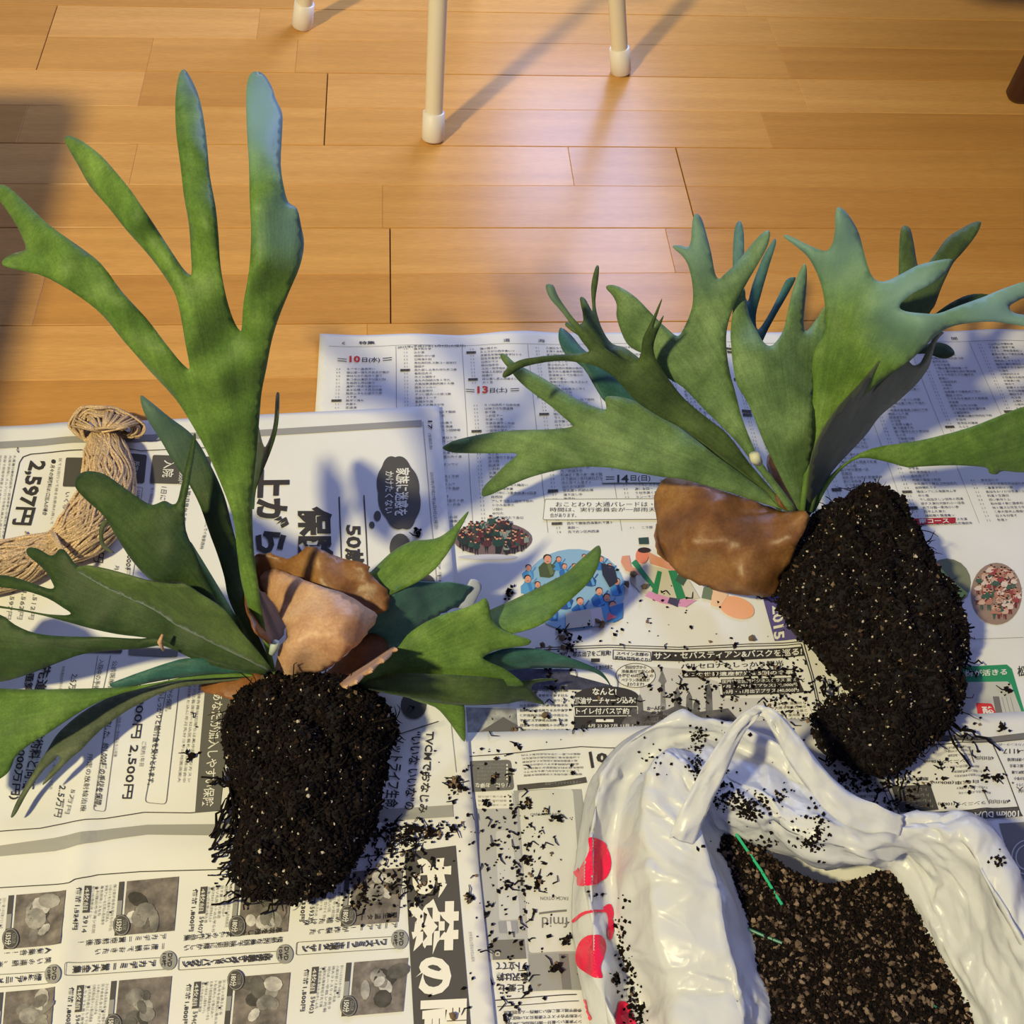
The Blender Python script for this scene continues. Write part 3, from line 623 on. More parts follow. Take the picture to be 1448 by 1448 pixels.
# price panels on the left
p.line([(118, 641), (45, 646), (34, 650), (29, 658), (14, 730), (4, 780)], 1.3, INK, 1); p.text('9', (27, 636), (29, 644), (24, 637), INK)
p.text('2,597円', (69, 656), (45, 747), (40, 655), INK, .03)
p.ell((77, 657), 3, 3, INK, 2); p.text('月々の保険料は1口加入の場合', (79, 662), (67, 733), (73, 661), INK, .01)
for k in range(3): p.text(fillstr(16), (89-k*1, 653), (76-k, 745+k*4), (85-k, 653), GREY) if k == 0 else None
for k, x_ in enumerate((24, 18, 11, 4)): p.text(fillstr(24), (x_, 648), (x_-18, 775), (x_-3.5, 648), INK if k == 0 else GREY)
p.rrect((95, 652), (128, 652), (123, 693), (90, 692), 2, DG, 1); p.text('いくらでも', (100, 700), (92, 740), (94, 700), INK)
p.rrect((174, 643), (209, 647), (205, 687), (170, 683), 3, DG, 1); p.text('所定の', (199, 657), (195, 676), (191, 656), PAPERW, 0, 3); p.text('病気・ケガ', (188, 649), (182, 678), (181, 648), PAPERW, 0, 3)
p.rrect((217, 647), (300, 650), (294, 690), (213, 687), 3, DG, 1); p.text('入院', (249, 655), (246, 679), (233, 655), PAPERW, .01, 3); p.text('1日5,000円', (262, 655), (258, 690), (256, 655), PAPERW, 0, 3)
p.line([(168, 633), (178, 637), (200, 641), (300, 637)], 1.1, INK, 1)
p.rrect((191, 692), (203, 693), (197, 740), (184, 738), 2, GREY, 1, .7); p.text('公的', (200, 697), (198, 710), (193, 696), INK)
p.text('1日につき', (237, 693), (233, 728), (229, 692), INK); p.text(fillstr(12), (219, 693), (210, 745), (215, 693), GREY)
p.text('入院1日目から保障', (272, 692), (262, 748), (265, 692), INK, .01); p.text(fillstr(9), (298, 735), (288, 780), (293, 735), INK)
p.text('2.5万円', (156, 747), (146, 800), (143, 744), INK); p.text('5,000円', (124, 770), (118, 800), (118, 769), GREY)
p.text('1,000種の手術', (189, 783), (180, 850), (181, 782), INK, .01); p.line([(196, 770), (184, 850)], .8, GREY); p.text('月払', (170, 803), (166, 818), (164, 803), INK)
p.poly([(28, 764), (45, 760), (45, 780), (28, 782)], DG, 1)
for k, x_ in enumerate((20, 36, 52)): p.text(('3,597円', '3,562円', '4,512円')[k]*1, (x_+4, 838), (x_-4, 880), (x_-3, 837), GREY)
p.rrect((184, 918), (253, 921), (252, 932), (183, 929), 3, s2l((120, 118, 116)), 1); p.rrect((60, 905), (175, 912), (174, 927), (58, 924), 3, DG, 1)
p.text('先進医療', (76, 942), (52, 1030), (60, 942), INK, .02); p.text('通算', (52, 950), (46, 985), (40, 950), INK, .02)
p.text('2.5万円', (112, 957), (104, 990), (103, 956), INK); p.text('入院中の手術', (150, 936), (140, 980), (142, 936), INK); p.text('公的医療保険', (168, 938), (158, 990), (161, 938), INK)
p.text(fillstr(8), (94, 945), (88, 980), (90, 945), GREY); p.line([(158, 930), (146, 985)], .8, GREY); p.line([(140, 930), (128, 1000)], .7, GREY)
p.text('3,000円 2,500円', (210, 972), (187, 1133), (196, 972), INK, .01)
p.text('でもしっかりと給付金を受けとれます。', (236, 972), (218, 1114), (227, 972), INK, .01); p.text('日から保障。', (248, 970), (242, 1010), (240, 969), INK)
p.text('ご契約1年目', (208, 1052), (204, 1087), (202, 1052), GREY); p.text(fillstr(16), (176, 1000), (166, 1074), (171, 1000), GREY)
p.text('実施した、約1,000種の手術を保障。', (162, 1012), (144, 1146), (152, 1011), INK, .01); p.text('所定の放射線治療', (134, 1070), (123, 1152), (126, 1070), INK)
p.rrect((240, 960), (256, 960), (236, 1141), (206, 1138), 6, GREY, 1, .9); p.rrect((155, 1000), (170, 1000), (150, 1151), (134, 1150), 4, GREY, 1, .8)
p.text('2.5万円', (95, 1115), (88, 1160), (85, 1113), INK); p.text('5万円', (108, 1120), (99, 1155), (102, 1119), GREY)
p.text('技術料と同額', (67, 1035), (50, 1120), (50, 1034), INK, .02); p.text('(2,000万円)', (42, 1045), (28, 1135), (28, 1044), INK, .02)
p.text(fillstr(10), (82, 1075), (75, 1120), (78, 1075), GREY)
for k in range(3): p.text(fillstr(18), (272+k*7, 968), (256+k*7, 1110), (268+k*7, 968), GREY)
p.poly([(292, 962), (330, 962), (322, 1060), (312, 1150), (277, 1153), (284, 1060)], s2l((95, 93, 90)), 1)
p.text('あなたが加入しやすい保険', (318, 982), (303, 1144), (302, 983), PAPERW, .01, 3)
p.line([(-40, 1185), (0, 1181), (60, 1176), (105, 1166), (150, 1161), (205, 1152), (270, 1153), (330, 1148)], 1.4, INK, 1)
p.poly([(-40, 1204), (0, 1201), (80, 1190), (108, 1184), (160, 1176), (210, 1170), (310, 1169), (480, 1152), (640, 1142), (641, 1160), (480, 1170), (310, 1186), (210, 1185), (160, 1192), (105, 1203), (80, 1208), (0, 1215), (-40, 1218)], s2l((160, 158, 152)), 1)
p.text('TVCMでおなじみ', (615, 1038), (604, 1155), (602, 1037), INK, .02); p.text('“いいな いいな”の', (597, 1038), (586, 1150), (582, 1037), INK, .02); p.text('メットライフ生命', (574, 1045), (563, 1146), (555, 1044), INK, .02)
p.line([(565, 1041), (620, 1023)], 1.3, INK); p.line([(543, 1144), (577, 1163)], 1.3, INK); p.ell((585, 1000), 18, 20, DG, 1)
# DVD catalogue on the lower half
p.line([(-30, 1260), (0, 1258), (100, 1252), (108, 1248), (140, 1240), (200, 1236), (330, 1233), (480, 1221), (572, 1208)], 1.4, INK, 1)
def dvd(x, y, w, h, price, code, mins, sx=8):
    """one catalogue entry; the page is turned clockwise so its text runs down the picture"""
    t_ = s2l((118, 110, 106))
    q = lambda a, b: (x+a-b*.09, y+b-a*.085)
    p.picture(); p.poly([q(0, 0), q(w, 0), q(w, h), q(0, h)], t_, 2, ht=True)
    for k in range(9):
        c = q(w*random.uniform(.15, .85), h*random.uniform(.15, .85)); g_ = random.choice((70, 95, 150, 190, 130))
        p.ell(c, w*random.uniform(.07, .24), h*random.uniform(.07, .2), s2l((g_, g_-4, g_-8)), 3+k % 3, ht=True, n=10, rot=random.uniform(0, 3))
    p.poly([q(-11, 0), q(-4, 0), q(-4, h), q(-11, h)], DG, 2); p.poly([q(-11, h*.35), q(-4, h*.35), q(-4, h*.62), q(-11, h*.62)], LG, 3)
    c = q(-2, h*.82) if sx else q(0, 5); p.ell(c, 12, 15, DG, 7); p.ell(c, 11, 14, LG, 8); p.ell(c, 10, 13, DG, 9)
    p.text(mins, (c[0]+2, c[1]-8), (c[0]+1, c[1]+9), (c[0]-7, c[1]-8), PAPERW, .02, 10); p.text('COLOR', (c[0]+8, c[1]-7), (c[0]+7, c[1]+7), (c[0]+3, c[1]-7), LG, .0, 10)
    p.poly([q(-59, 2), q(-50, 2), q(-50, 40), q(-59, 40)], DG, 2); p.text('4枚組', (q(-51, 5)), q(-52, 37), q(-58, 5), PAPERW, 0, 3)
    p.text('価格'+price+'円', q(-63, 4), q(-64, 64), q(-70, 4), INK, .02); p.text(code, q(-51, 44), q(-52, 68), q(-57, 44), INK)
    for k in range(6): p.text(fillstr(random.randint(8, 15)), q(-15-k*6, 3), q(-16-k*6, random.uniform(45, 70)), q(-19-k*6, 3), GREY)
    p.ell(q(-43, 6), 1.6, 1.8, INK, 3, n=8); p.ell(q(-20, 42), 1.4, 1.6, INK, 3, n=8)
dvd(25, 1268, 70, 76, '1,524', '2914', '153分'); dvd(181, 1249, 73, 76, '1,524', '2914', '153分'); dvd(344, 1250, 70, 76, '1,800', '59407', '180分'); dvd(500, 1236, 70, 76, '1,330', '59330', '180分')
dvd(10, 1405, 70, 76, '1,800', '59401', '150分'); dvd(170, 1389, 74, 76, '1,800', '59402', '150分'); dvd(335, 1384, 76, 76, '1,800', '59408', '180分', 0); dvd(501, 1363, 76, 76, '1,500', '59403', '150分')
def dvd_title(x0, x1, y0, title, l1, l2):
    """heading set vertically on the turned page: characters turned clockwise, running to the left"""
    sl = .085
    p.rrect((x0, y0+(x1-x0)*sl-4), (x1-8, y0), (x1-9, y0+17), (x0-1, y0+(x1-x0)*sl+14), 3, GREY, 2, 1)
    p.ell((x1-9, y0+5), 12, 14, LG, 4); p.text('DVD', (x1-3, y0-5), (x1-4, y0+14), (x1-9, y0-5), INK, .02, 6); p.text('10枚', (x1-11, y0-5), (x1-12, y0+14), (x1-17, y0-5), INK, .02, 6)
    n = len(title); stp = -min(14., (x1-x0-34)/n)
    p.cells(title, (x1-26, y0+3), (-1, 11), (-11, 1), (stp, -stp*sl), INK, .03, 5)
    for j, t in enumerate((l1, l2)):
        st = -min(11.5, (x1-x0-18)/len(t)); p.cells(t, (x1-12, y0-34+j*14), (-.7, 9), (-9, .8), (st, -st*sl), INK, .015, 5)
dvd_title(95, 248, 1356, 'アカデミー賞大全集', 'アカデミー賞空前絶後!', '一度は観ておきたい')
dvd_title(254, 412, 1347, '永遠の美女イングリッド・バーグマン', '息吹を残した大女優の大作品集', '情熱的な美貌で映画史に輝かしい')
dvd_title(420, 574, 1326, 'ワイズミラー主演ターザン', '野生児ターザンの雄たけび', 'アーアアー!が炸裂した')
dvd_title(-40, 86, 1376, '爆笑アニメ大集', '人気集合!!', '笑いの連続、楽しい')
p.poly([(572, 1209), (644, 1199), (650, 1270), (665, 1448), (672, 1520), (588, 1524), (585, 1448), (577, 1300)], s2l((80, 76, 74)), 1)
for ch, (x, y, s_) in zip('お茶の間', ((640, 1212, 58), (648, 1276, 70), (645, 1352, 58), (662, 1412, 66))): p.cells(ch, (x, y), (-1.5, s_), (-s_, 3), (0, 1), s2l((236, 232, 220)), .055, 4, 3)
p.text(fillstr(12), (667, 1320), (671, 1362), (662, 1320), LG)
p.build(T2)

# ------------------------------------------------------------------ staghorn ferns
def leaf(parent, outline, ctrl, m, name='frond', cup=.004, base=None, rip=.0022, thick=.0011, tip=None, label=None, sub=3, step=8, seed=0):
    """a frond: pixel outline lifted to its own heights, cupped across and rippled, with real thickness"""
    poly = catmull(outline, sub)
    if name == 'shield_frond': poly = poly+np.array([[1.6*noise.noise(Vector((x*.13, y*.13, 1.5)))*2, 1.6*noise.noise(Vector((x*.13, y*.13, 8.5)))*2] for x, y in poly])
    vs, fs, d = fill(poly, step)
    zf = tps(ctrl); z = zf(vs)
    if name == 'shield_frond': z = z+np.array([.006*(.3-abs(noise.noise(Vector((x*.022+seed, y*.022, 4)))))+.0016*noise.noise(Vector((x*.09, y*.09, seed))) for x, y in vs])
    wmax = max(d.max(), 1)
    z = z-cup*.42*(1-np.minimum(d/ min(wmax, 26), 1))**2
    rp = np.array([noise.noise(Vector((x*.017+seed, y*.017, seed*1.3+.5))) for x, y in vs])
    z = z+rip*rp*2
    z = np.maximum(z, .010)
    w = Pn(vs, z)
    b = np.array(base if base is not None else ctrl[0][:2], float)
    fs = [tuple(reversed(f)) for f in flip(vs, fs)]      # wind the faces so that the upper side looks up
    mb = MB(); mb.add(w, fs); o = mb.build(name, m, None, True); local(o, parent)
    rel = vs-b; ang = np.arctan2(rel[:, 0], -rel[:, 1]); rad = np.hypot(*rel.T)/200
    at = o.data.attributes.new('veins', 'FLOAT_VECTOR', 'POINT'); arr = np.zeros((len(vs), 3), 'f'); arr[:, 0] = ang; arr[:, 1] = rad; arr[:, 2] = seed; at.data.foreach_set('vector', arr.ravel())
    sc_ = np.zeros(len(vs), 'f')
    for (tx, ty, tr_, ta) in (tip or []): sc_ = np.maximum(sc_, ta*np.clip(1.2-np.hypot(vs[:, 0]-tx, vs[:, 1]-ty)/tr_, 0, 1))  # weight of the painted blue light and felt around each given spot
    at = o.data.attributes.new('scurf_and_blue_light', 'FLOAT', 'POINT'); at.data.foreach_set('value', sc_)
    so = o.modifiers.new('thickness', 'SOLIDIFY'); so.thickness = thick; so.offset = -1
    if label: o['label'] = label
    return o

F1 = thing('staghorn_fern', 'left staghorn fern with one tall forked frond and bare soil root ball', 'plant', (-.09, .42, .008), 'uprooted staghorn ferns')
C1 = (386, 952, .066)
tall = [(387, 955), (377, 925), (366, 885), (353, 883-20), (347, 845), (340, 816), (334, 770), (331, 740), (320, 703), (293, 640), (267, 593), (247, 563), (213, 526), (187, 496), (173, 480), (145, 446), (113, 420), (67, 393), (38, 384), (20, 380), (3, 373), (8, 364), (20, 358), (34, 354), (36, 348), (32, 338), (25, 322), (10, 298), (-4, 278), (-4, 262), (13, 265), (43, 293), (72, 320), (110, 347), (143, 373), (173, 413), (207, 450), (230, 480), (250, 506), (264, 520), (268, 518), (262, 485), (256, 450), (248, 417), (230, 387), (207, 357), (180, 327), (153, 293), (127, 263), (110, 233), (93, 203), (92, 194), (99, 192), (117, 200), (143, 220), (167, 247), (190, 277), (213, 310), (237, 347), (257, 377), (268, 388), (271, 384), (270, 360), (267, 317), (260, 277), (255, 233), (249, 187), (248, 143), (252, 110), (259, 98), (268, 107), (280, 133), (288, 167), (293, 207), (297, 250), (305, 293), (309, 333), (312, 377), (320, 420), (330, 452), (339, 468), (342, 462), (344, 430), (352, 383), (355, 333), (353, 283), (352, 233), (349, 183), (348, 133), (352, 108), (361, 101), (373, 105), (384, 122), (390, 140), (399, 160), (399, 187), (397, 233), (402, 267), (408, 286), (420, 295), (426, 320), (430, 346), (424, 377), (410, 410), (394, 450), (384, 483), (377, 520), (370, 555), (367, 590), (362, 650), (358, 690), (357, 730), (359, 776), (364, 820), (370, 860), (378, 903), (388, 943)]
leaf(F1, tall, [(*C1[:2], .070), (352, 820, .135), (340, 700, .20), (320, 600, .25), (300, 500, .30), (200, 430, .325), (60, 350, .335), (0, 270, .315), (10, 372, .33), (140, 270, .37), (93, 195, .37), (285, 300, .375), (260, 110, .385), (370, 400, .34), (378, 250, .385), (370, 110, .37)],
     M_green, cup=.006, rip=.0035, tip=[(372, 160, 90, .9), (420, 320, 60, .7), (262, 105, 40, .35)], seed=1, label='tallest frond, forked into four broad fingers')
leaf(F1, [(362, 600), (369, 625), (375, 632), (384, 612), (388, 590), (390, 560), (393, 557), (392, 590), (388, 615), (380, 640), (370, 665), (360, 692), (357, 720), (353, 700), (356, 640)], [(357, 720, .165), (372, 640, .19), (392, 560, .235)], M_dark, cup=.002, seed=2)
leaf(F1, [(199, 559), (213, 568), (240, 590), (267, 610), (283, 630), (297, 656), (310, 683), (320, 710), (328, 743), (337, 776), (342, 800), (347, 843), (356, 876), (370, 910), (386, 945), (376, 945), (356, 920), (340, 885), (323, 846), (317, 816), (308, 786), (297, 756), (283, 716), (268, 686), (253, 665), (240, 645), (228, 624), (210, 596), (201, 576)],
     [(*C1[:2], .062), (330, 800, .105), (290, 690, .15), (200, 562, .20)], M_dark, cup=.004, tip=[(210, 575, 120, .30)], seed=3)
leaf(F1, [(107, 690), (108, 676), (114, 669), (127, 666), (147, 670), (167, 683), (190, 700), (212, 713), (222, 712), (233, 708), (244, 713), (251, 708), (257, 683), (266, 643), (274, 614), (276, 620), (272, 655), (266, 690), (262, 716), (263, 750), (277, 783), (293, 823), (310, 853), (333, 883), (360, 916), (382, 948), (363, 942), (333, 910), (300, 873), (283, 846), (262, 828), (245, 826), (228, 827), (210, 818), (187, 793), (167, 763), (147, 730), (123, 708)],
     [(*C1[:2], .074), (300, 850, .12), (235, 770, .155), (115, 680, .15), (275, 620, .19)], M_dark, cup=.005, seed=4, label='broad dark frond with one thin upright finger')
leaf(F1, [(268, 765), (280, 782), (293, 803), (313, 836), (333, 870), (352, 898), (380, 940), (372, 938), (345, 910), (320, 880), (300, 845), (285, 818), (270, 790)], [(*C1[:2], .064), (268, 770, .09)], M_green, cup=.002, seed=5, tip=None)
leaf(F1, [(37, 778), (42, 774), (54, 776), (70, 785), (78, 783), (83, 777), (90, 777), (98, 786), (110, 800), (150, 818), (200, 840), (250, 862), (300, 890), (345, 915), (380, 950), (350, 951), (320, 942), (283, 930), (253, 918), (230, 906), (200, 901), (167, 897), (133, 890), (100, 881), (67, 872), (30, 864), (-10, 858), (-10, 855), (30, 862), (60, 868), (85, 870), (98, 869), (99, 866), (90, 860), (67, 846), (33, 835), (-10, 828), (-20, 815), (0, 813), (20, 816), (47, 825), (68, 832), (76, 831), (74, 824), (66, 810), (52, 796), (40, 786)],
     [(*C1[:2], .072), (260, 890, .09), (150, 860, .10), (45, 780, .11), (-10, 820, .085), (-10, 857, .08)], M_dark, cup=.004, seed=6, label='broad dark frond cut into four pointed fingers on the left')
leaf(F1, [(107, 806), (116, 801), (128, 801), (150, 805), (180, 813), (217, 823), (245, 826), (262, 827), (283, 840), (317, 863), (340, 893), (360, 916), (384, 950), (352, 935), (310, 915), (275, 898), (250, 885), (225, 868), (200, 855), (175, 844), (150, 832), (125, 818)],
     [(*C1[:2], .080), (260, 850, .125), (107, 805, .125)], M_olive, cup=.006, seed=7)
leaf(F1, [(-60, 860), (-3, 868), (20, 883), (53, 896), (100, 900), (150, 901), (200, 903), (232, 900), (300, 920), (370, 945), (384, 953), (330, 948), (280, 935), (233, 914), (200, 917), (160, 920), (117, 925), (83, 937), (50, 950), (20, 960), (-5, 965), (-60, 970)],
     [(*C1[:2], .058), (230, 908, .075), (100, 915, .075), (-50, 920, .06)], M_dark, cup=.004, seed=8)
leaf(F1, [(384, 953), (340, 941), (295, 932), (262, 931), (235, 938), (205, 948), (180, 957), (155, 968), (170, 974), (210, 966), (250, 959), (300, 953), (350, 955)], [(*C1[:2], .050), (250, 945, .06), (160, 968, .055)], M_teal, cup=.003, seed=9)
leaf(F1, [(384, 956), (328, 951), (273, 955), (228, 964), (182, 971), (137, 973), (91, 974), (46, 975), (0, 973), (-60, 968), (-60, 1110), (-20, 1110), (2, 1100), (14, 1089), (23, 1069), (46, 1050), (68, 1037), (96, 1018), (125, 1000), (160, 984), (205, 972), (251, 962), (330, 957)],
     [(*C1[:2], .048), (250, 958, .055), (100, 990, .060), (0, 1000, .062), (0, 1095, .05)], M_green, cup=.005, seed=10, label='bright lower frond reaching out of the picture on the left', tip=[(70, 990, 1, .0)])
leaf(F1, [(384, 958), (300, 957), (251, 962), (217, 968), (182, 977), (148, 989), (114, 1009), (91, 1028), (78, 1042), (66, 1062), (52, 1083), (38, 1108), (24, 1132), (15, 1155), (22, 1150), (34, 1128), (46, 1108), (60, 1090), (75, 1076), (82, 1068), (84, 1076), (70, 1092), (60, 1110), (80, 1092), (100, 1072), (114, 1061), (123, 1051), (141, 1033), (160, 1018), (182, 1003), (205, 991), (228, 980), (262, 970), (330, 962)],
     [(*C1[:2], .044), (220, 975, .040), (120, 1030, .034), (17, 1153, .022)], M_grey, cup=.003, rip=.001, seed=11, label='grey-green frond seen from its felty underside')
leaf(F1, [(155, 738), (147, 735), (141, 745), (140, 760), (143, 772), (150, 779), (160, 782), (152, 775), (147, 768), (146, 756), (149, 745)], [(155, 738, .07), (140, 758, .06), (160, 782, .05)], M_grey, cup=.001, seed=12, thick=.002, step=4)
# right-hand fronds
leaf(F1, [(662, 723), (655, 738), (648, 752), (643, 766), (630, 786), (613, 806), (590, 823), (563, 836), (545, 846), (500, 880), (450, 930), (440, 930), (480, 880), (518, 815), (525, 808), (543, 790), (560, 776), (583, 765), (605, 763), (622, 759), (640, 746), (652, 733)],
     [(430, 935, .06), (545, 830, .085), (600, 790, .10), (660, 727, .12)], M_green, cup=.006, seed=13)
tealb = [(500, 905), (515, 880), (527, 872), (543, 850), (564, 831), (588, 824), (625, 825), (650, 827), (667, 830), (664, 840), (655, 852), (640, 862), (625, 868), (594, 888), (570, 913), (552, 920), (520, 918)]
leaf(F1, tealb, [(505, 910, .045), (560, 870, .060), (620, 840, .066), (665, 832, .058), (640, 862, .045)], M_teal, name='shield_frond', cup=.004, rip=.003, tip=[(600, 850, 90, .25)], seed=14, thick=.0016, label='young teal shield frond, rolled at its outer edge')
mb = MB(); q0 = P(666, 831, .050); q1 = P(646, 872, .034)
for k in range(3): pass
roll = []
for k in range(9):
    c = q0+(q1-q0)*k/8
    roll.append(c)
ring = MB(); vs = []; fs = []
for i, c in enumerate(roll):
    for j in range(14):
        a = -2.1+j*.30; vs.append((c[0]+.0075*math.cos(a)+.001, c[1]+.003*math.sin(a), c[2]+.0075*math.sin(a)))
for i in range(8):
    for j in range(13): fs.append((i*14+j, i*14+j+1, (i+1)*14+j+1, (i+1)*14+j))
ring.add(vs, fs); o = local(ring.build('rolled_edge', mat('felty_blue_white', (.42, .46, .58), .6), None, True), F1); o['label'] = 'pale felty rolled edge of the teal shield frond'
o.modifiers.new('t', 'SOLIDIFY').thickness = .001
leaf(F1, [(846, 771), (850, 778), (849, 788), (845, 802), (833, 822), (813, 842), (793, 860), (776, 876), (750, 889), (716, 897), (690, 900), (640, 920), (560, 945), (520, 955), (560, 925), (620, 895), (665, 875), (696, 861), (736, 843), (776, 823), (800, 810), (818, 794), (834, 780)],
     [(520, 950, .055), (700, 880, .085), (780, 850, .085), (847, 775, .085)], M_green, cup=.005, seed=15)
leaf(F1, [(500, 958), (535, 935), (560, 918), (576, 898), (596, 883), (623, 870), (656, 860), (673, 853), (681, 848), (686, 846), (691, 853), (695, 873), (702, 884), (712, 891), (730, 898), (748, 904), (751, 908), (744, 913), (723, 916), (700, 920), (685, 928), (684, 932), (696, 938), (712, 945), (728, 956), (740, 970), (700, 968), (660, 960), (620, 962), (560, 968), (515, 968)],
     [(500, 960, .065), (600, 910, .088), (685, 850, .105), (750, 906, .085), (735, 965, .06)], M_green, cup=.005, seed=16, label='bright green frond with blunt lobes pointing right', tip=None)
leaf(F1, [(650, 940), (684, 928), (710, 919), (728, 917), (752, 918), (773, 921), (800, 929), (820, 936), (839, 944), (853, 953), (862, 966), (864, 972), (855, 960), (840, 951), (818, 946), (795, 945), (762, 945), (728, 947), (690, 950)],
     [(650, 940, .05), (760, 933, .05), (863, 970, .016)], M_teal, cup=.003, seed=17)
leaf(F1, [(500, 965), (527, 960), (552, 954), (580, 952), (610, 953), (640, 954), (684, 957), (728, 962), (750, 962), (770, 960), (790, 961), (775, 963), (755, 967), (752, 975), (760, 985), (768, 992), (768, 996), (752, 993), (739, 991), (717, 995), (684, 997), (655, 997), (610, 993), (579, 987), (543, 980), (510, 972)],
     [(500, 966, .060), (600, 970, .075), (700, 978, .062), (785, 961, .030), (766, 994, .022)], M_olive, cup=.005, seed=18, label='long olive frond lying low to the right')
leaf(F1, [(560, 975), (610, 985), (650, 992), (657, 1000), (658, 1020), (658, 1046), (654, 1047), (645, 1035), (632, 1017), (615, 1000), (585, 990)], [(560, 978, .05), (630, 1000, .038), (656, 1045, .014)], M_green, cup=.003, seed=19)
# dry shield fronds
leaf(F1, [(355, 800), (360, 786), (382, 783), (406, 789), (425, 780), (439, 771), (458, 780), (485, 790), (518, 797), (524, 813), (546, 834), (551, 848), (547, 862), (530, 870), (500, 860), (470, 850), (430, 835), (395, 840), (370, 835)],
     [(360, 790, .075), (439, 775, .10), (520, 805, .10), (548, 850, .085), (440, 835, .085), (390, 830, .065)], M_brown, name='shield_frond', cup=.003, rip=.006, seed=20, thick=.0014, label='brown back lobe of the dry shield frond')
leaf(F1, [(369, 816), (378, 806), (392, 804), (412, 812), (440, 824), (468, 832), (492, 842), (515, 856), (534, 870), (528, 884), (518, 897), (503, 913), (485, 930), (470, 944), (455, 951), (440, 953), (425, 957), (410, 957), (391, 960), (388, 945), (394, 920), (406, 900), (402, 884), (394, 868), (380, 846), (371, 830)],
     [(395, 958, .060), (450, 950, .078), (430, 890, .112), (500, 880, .110), (400, 820, .085), (380, 830, .075), (530, 872, .09), (470, 860, .115)], M_tan, name='shield_frond', cup=.010, rip=.006, seed=21, thick=.0014, label='pale tan front lobe of the dry shield frond')
leaf(F1, [(342, 795), (346, 830), (352, 865), (362, 892), (380, 908), (395, 906), (403, 892), (398, 874), (386, 850), (372, 830), (360, 812), (350, 796)], [(345, 800, .055), (395, 895, .055), (370, 860, .07)], M_umber, name='shield_frond', cup=.004, seed=22, thick=.0014)
leaf(F1, [(481, 967), (480, 958), (487, 952), (489, 945), (496, 948), (512, 936), (525, 926), (532, 913), (542, 918), (552, 914), (560, 916), (550, 925), (540, 934), (528, 944), (515, 954), (503, 963), (492, 970)], [(481, 966, .07), (515, 945, .085), (558, 916, .085)], M_tan, name='shield_frond', cup=.003, rip=.004, seed=23, thick=.0016, step=5, label='curled pinkish brown scrap of shield frond')
leaf(F1, [(455, 960), (470, 945), (490, 925), (520, 895), (545, 905), (552, 925), (560, 960), (520, 985), (480, 980)], [(460, 960, .045), (520, 900, .05), (555, 950, .045)], M_umber, name='shield_frond', cup=.003, seed=24, thick=.0016)
leaf(F1, [(285, 964), (330, 955), (370, 955), (372, 985), (345, 990), (318, 985), (290, 978)], [(290, 970, .03), (350, 975, .045), (330, 960, .042)], M_umber, name='shield_frond', cup=.003, seed=25, thick=.0016)
mb = MB(); mb.tube([P(384, 925, .085), P(388, 914, .09), P(391, 907, .094)], [.0022, .0032, .0022], 8, None); local(mb.build('bud', mat('pale_bud', (.45, .52, .45), .6), None, True), F1)
mb = MB(); mb.tube([P(231, 920, .083), P(226, 908, .092), P(230, 897, .096)], [.0008, .002, .001], 6); local(mb.build('dry_scrap', M_tan, None, True), F1)

F2 = thing('staghorn_fern', 'right staghorn fern with many fanned fronds and a long soil root ball', 'plant', (.35, .52, .008), 'uprooted staghorn ferns')
C2 = (1132, 722, .068)
leaf(F2, [(1335, 470), (1327, 479), (1322, 490), (1318, 505), (1313, 520), (1298, 541), (1274, 564), (1245, 588), (1227, 612), (1209, 632), (1186, 656), (1168, 680), (1158, 705), (1150, 722), (1140, 722), (1143, 690), (1150, 640), (1175, 590), (1215, 545), (1255, 500), (1275, 495), (1285, 510), (1293, 517), (1303, 513), (1310, 500), (1319, 482), (1326, 471)],
     [(1145, 722, .06), (1220, 610, .095), (1300, 520, .105), (1332, 472, .125)], M_grey, cup=.004, seed=30, label='shaded grey-green frond behind the largest one')
leaf(F2, [(1250, 500), (1275, 488), (1295, 493), (1316, 485), (1333, 485), (1345, 491), (1350, 500), (1342, 506), (1330, 506), (1316, 501), (1300, 500), (1275, 505), (1240, 540), (1160, 700), (1150, 700)], [(1150, 705, .05), (1260, 510, .085), (1345, 498, .075)], M_dark, cup=.002, seed=31)
leaf(F2, [(1266, 470), (1270, 420), (1271, 387), (1272, 350), (1274, 325), (1279, 319), (1287, 323), (1292, 343), (1297, 372), (1302, 378), (1310, 374), (1322, 360), (1336, 340), (1351, 328), (1375, 315), (1386, 313), (1387, 318), (1380, 333), (1363, 355), (1348, 372), (1338, 392), (1330, 410), (1322, 432), (1313, 446), (1290, 500), (1230, 560), (1170, 660), (1150, 722), (1140, 720), (1170, 600), (1230, 520)],
     [(1142, 722, .06), (1200, 610, .12), (1270, 480, .17), (1280, 325, .21), (1384, 316, .21)], M_olive, cup=.004, seed=32)
leaf(F2, [(1300, 460), (1324, 443), (1345, 428), (1369, 417), (1395, 416), (1410, 425), (1380, 440), (1340, 455), (1300, 480), (1200, 600), (1190, 600)], [(1195, 605, .10), (1300, 470, .16), (1405, 420, .18)], M_dark, cup=.002, seed=33)
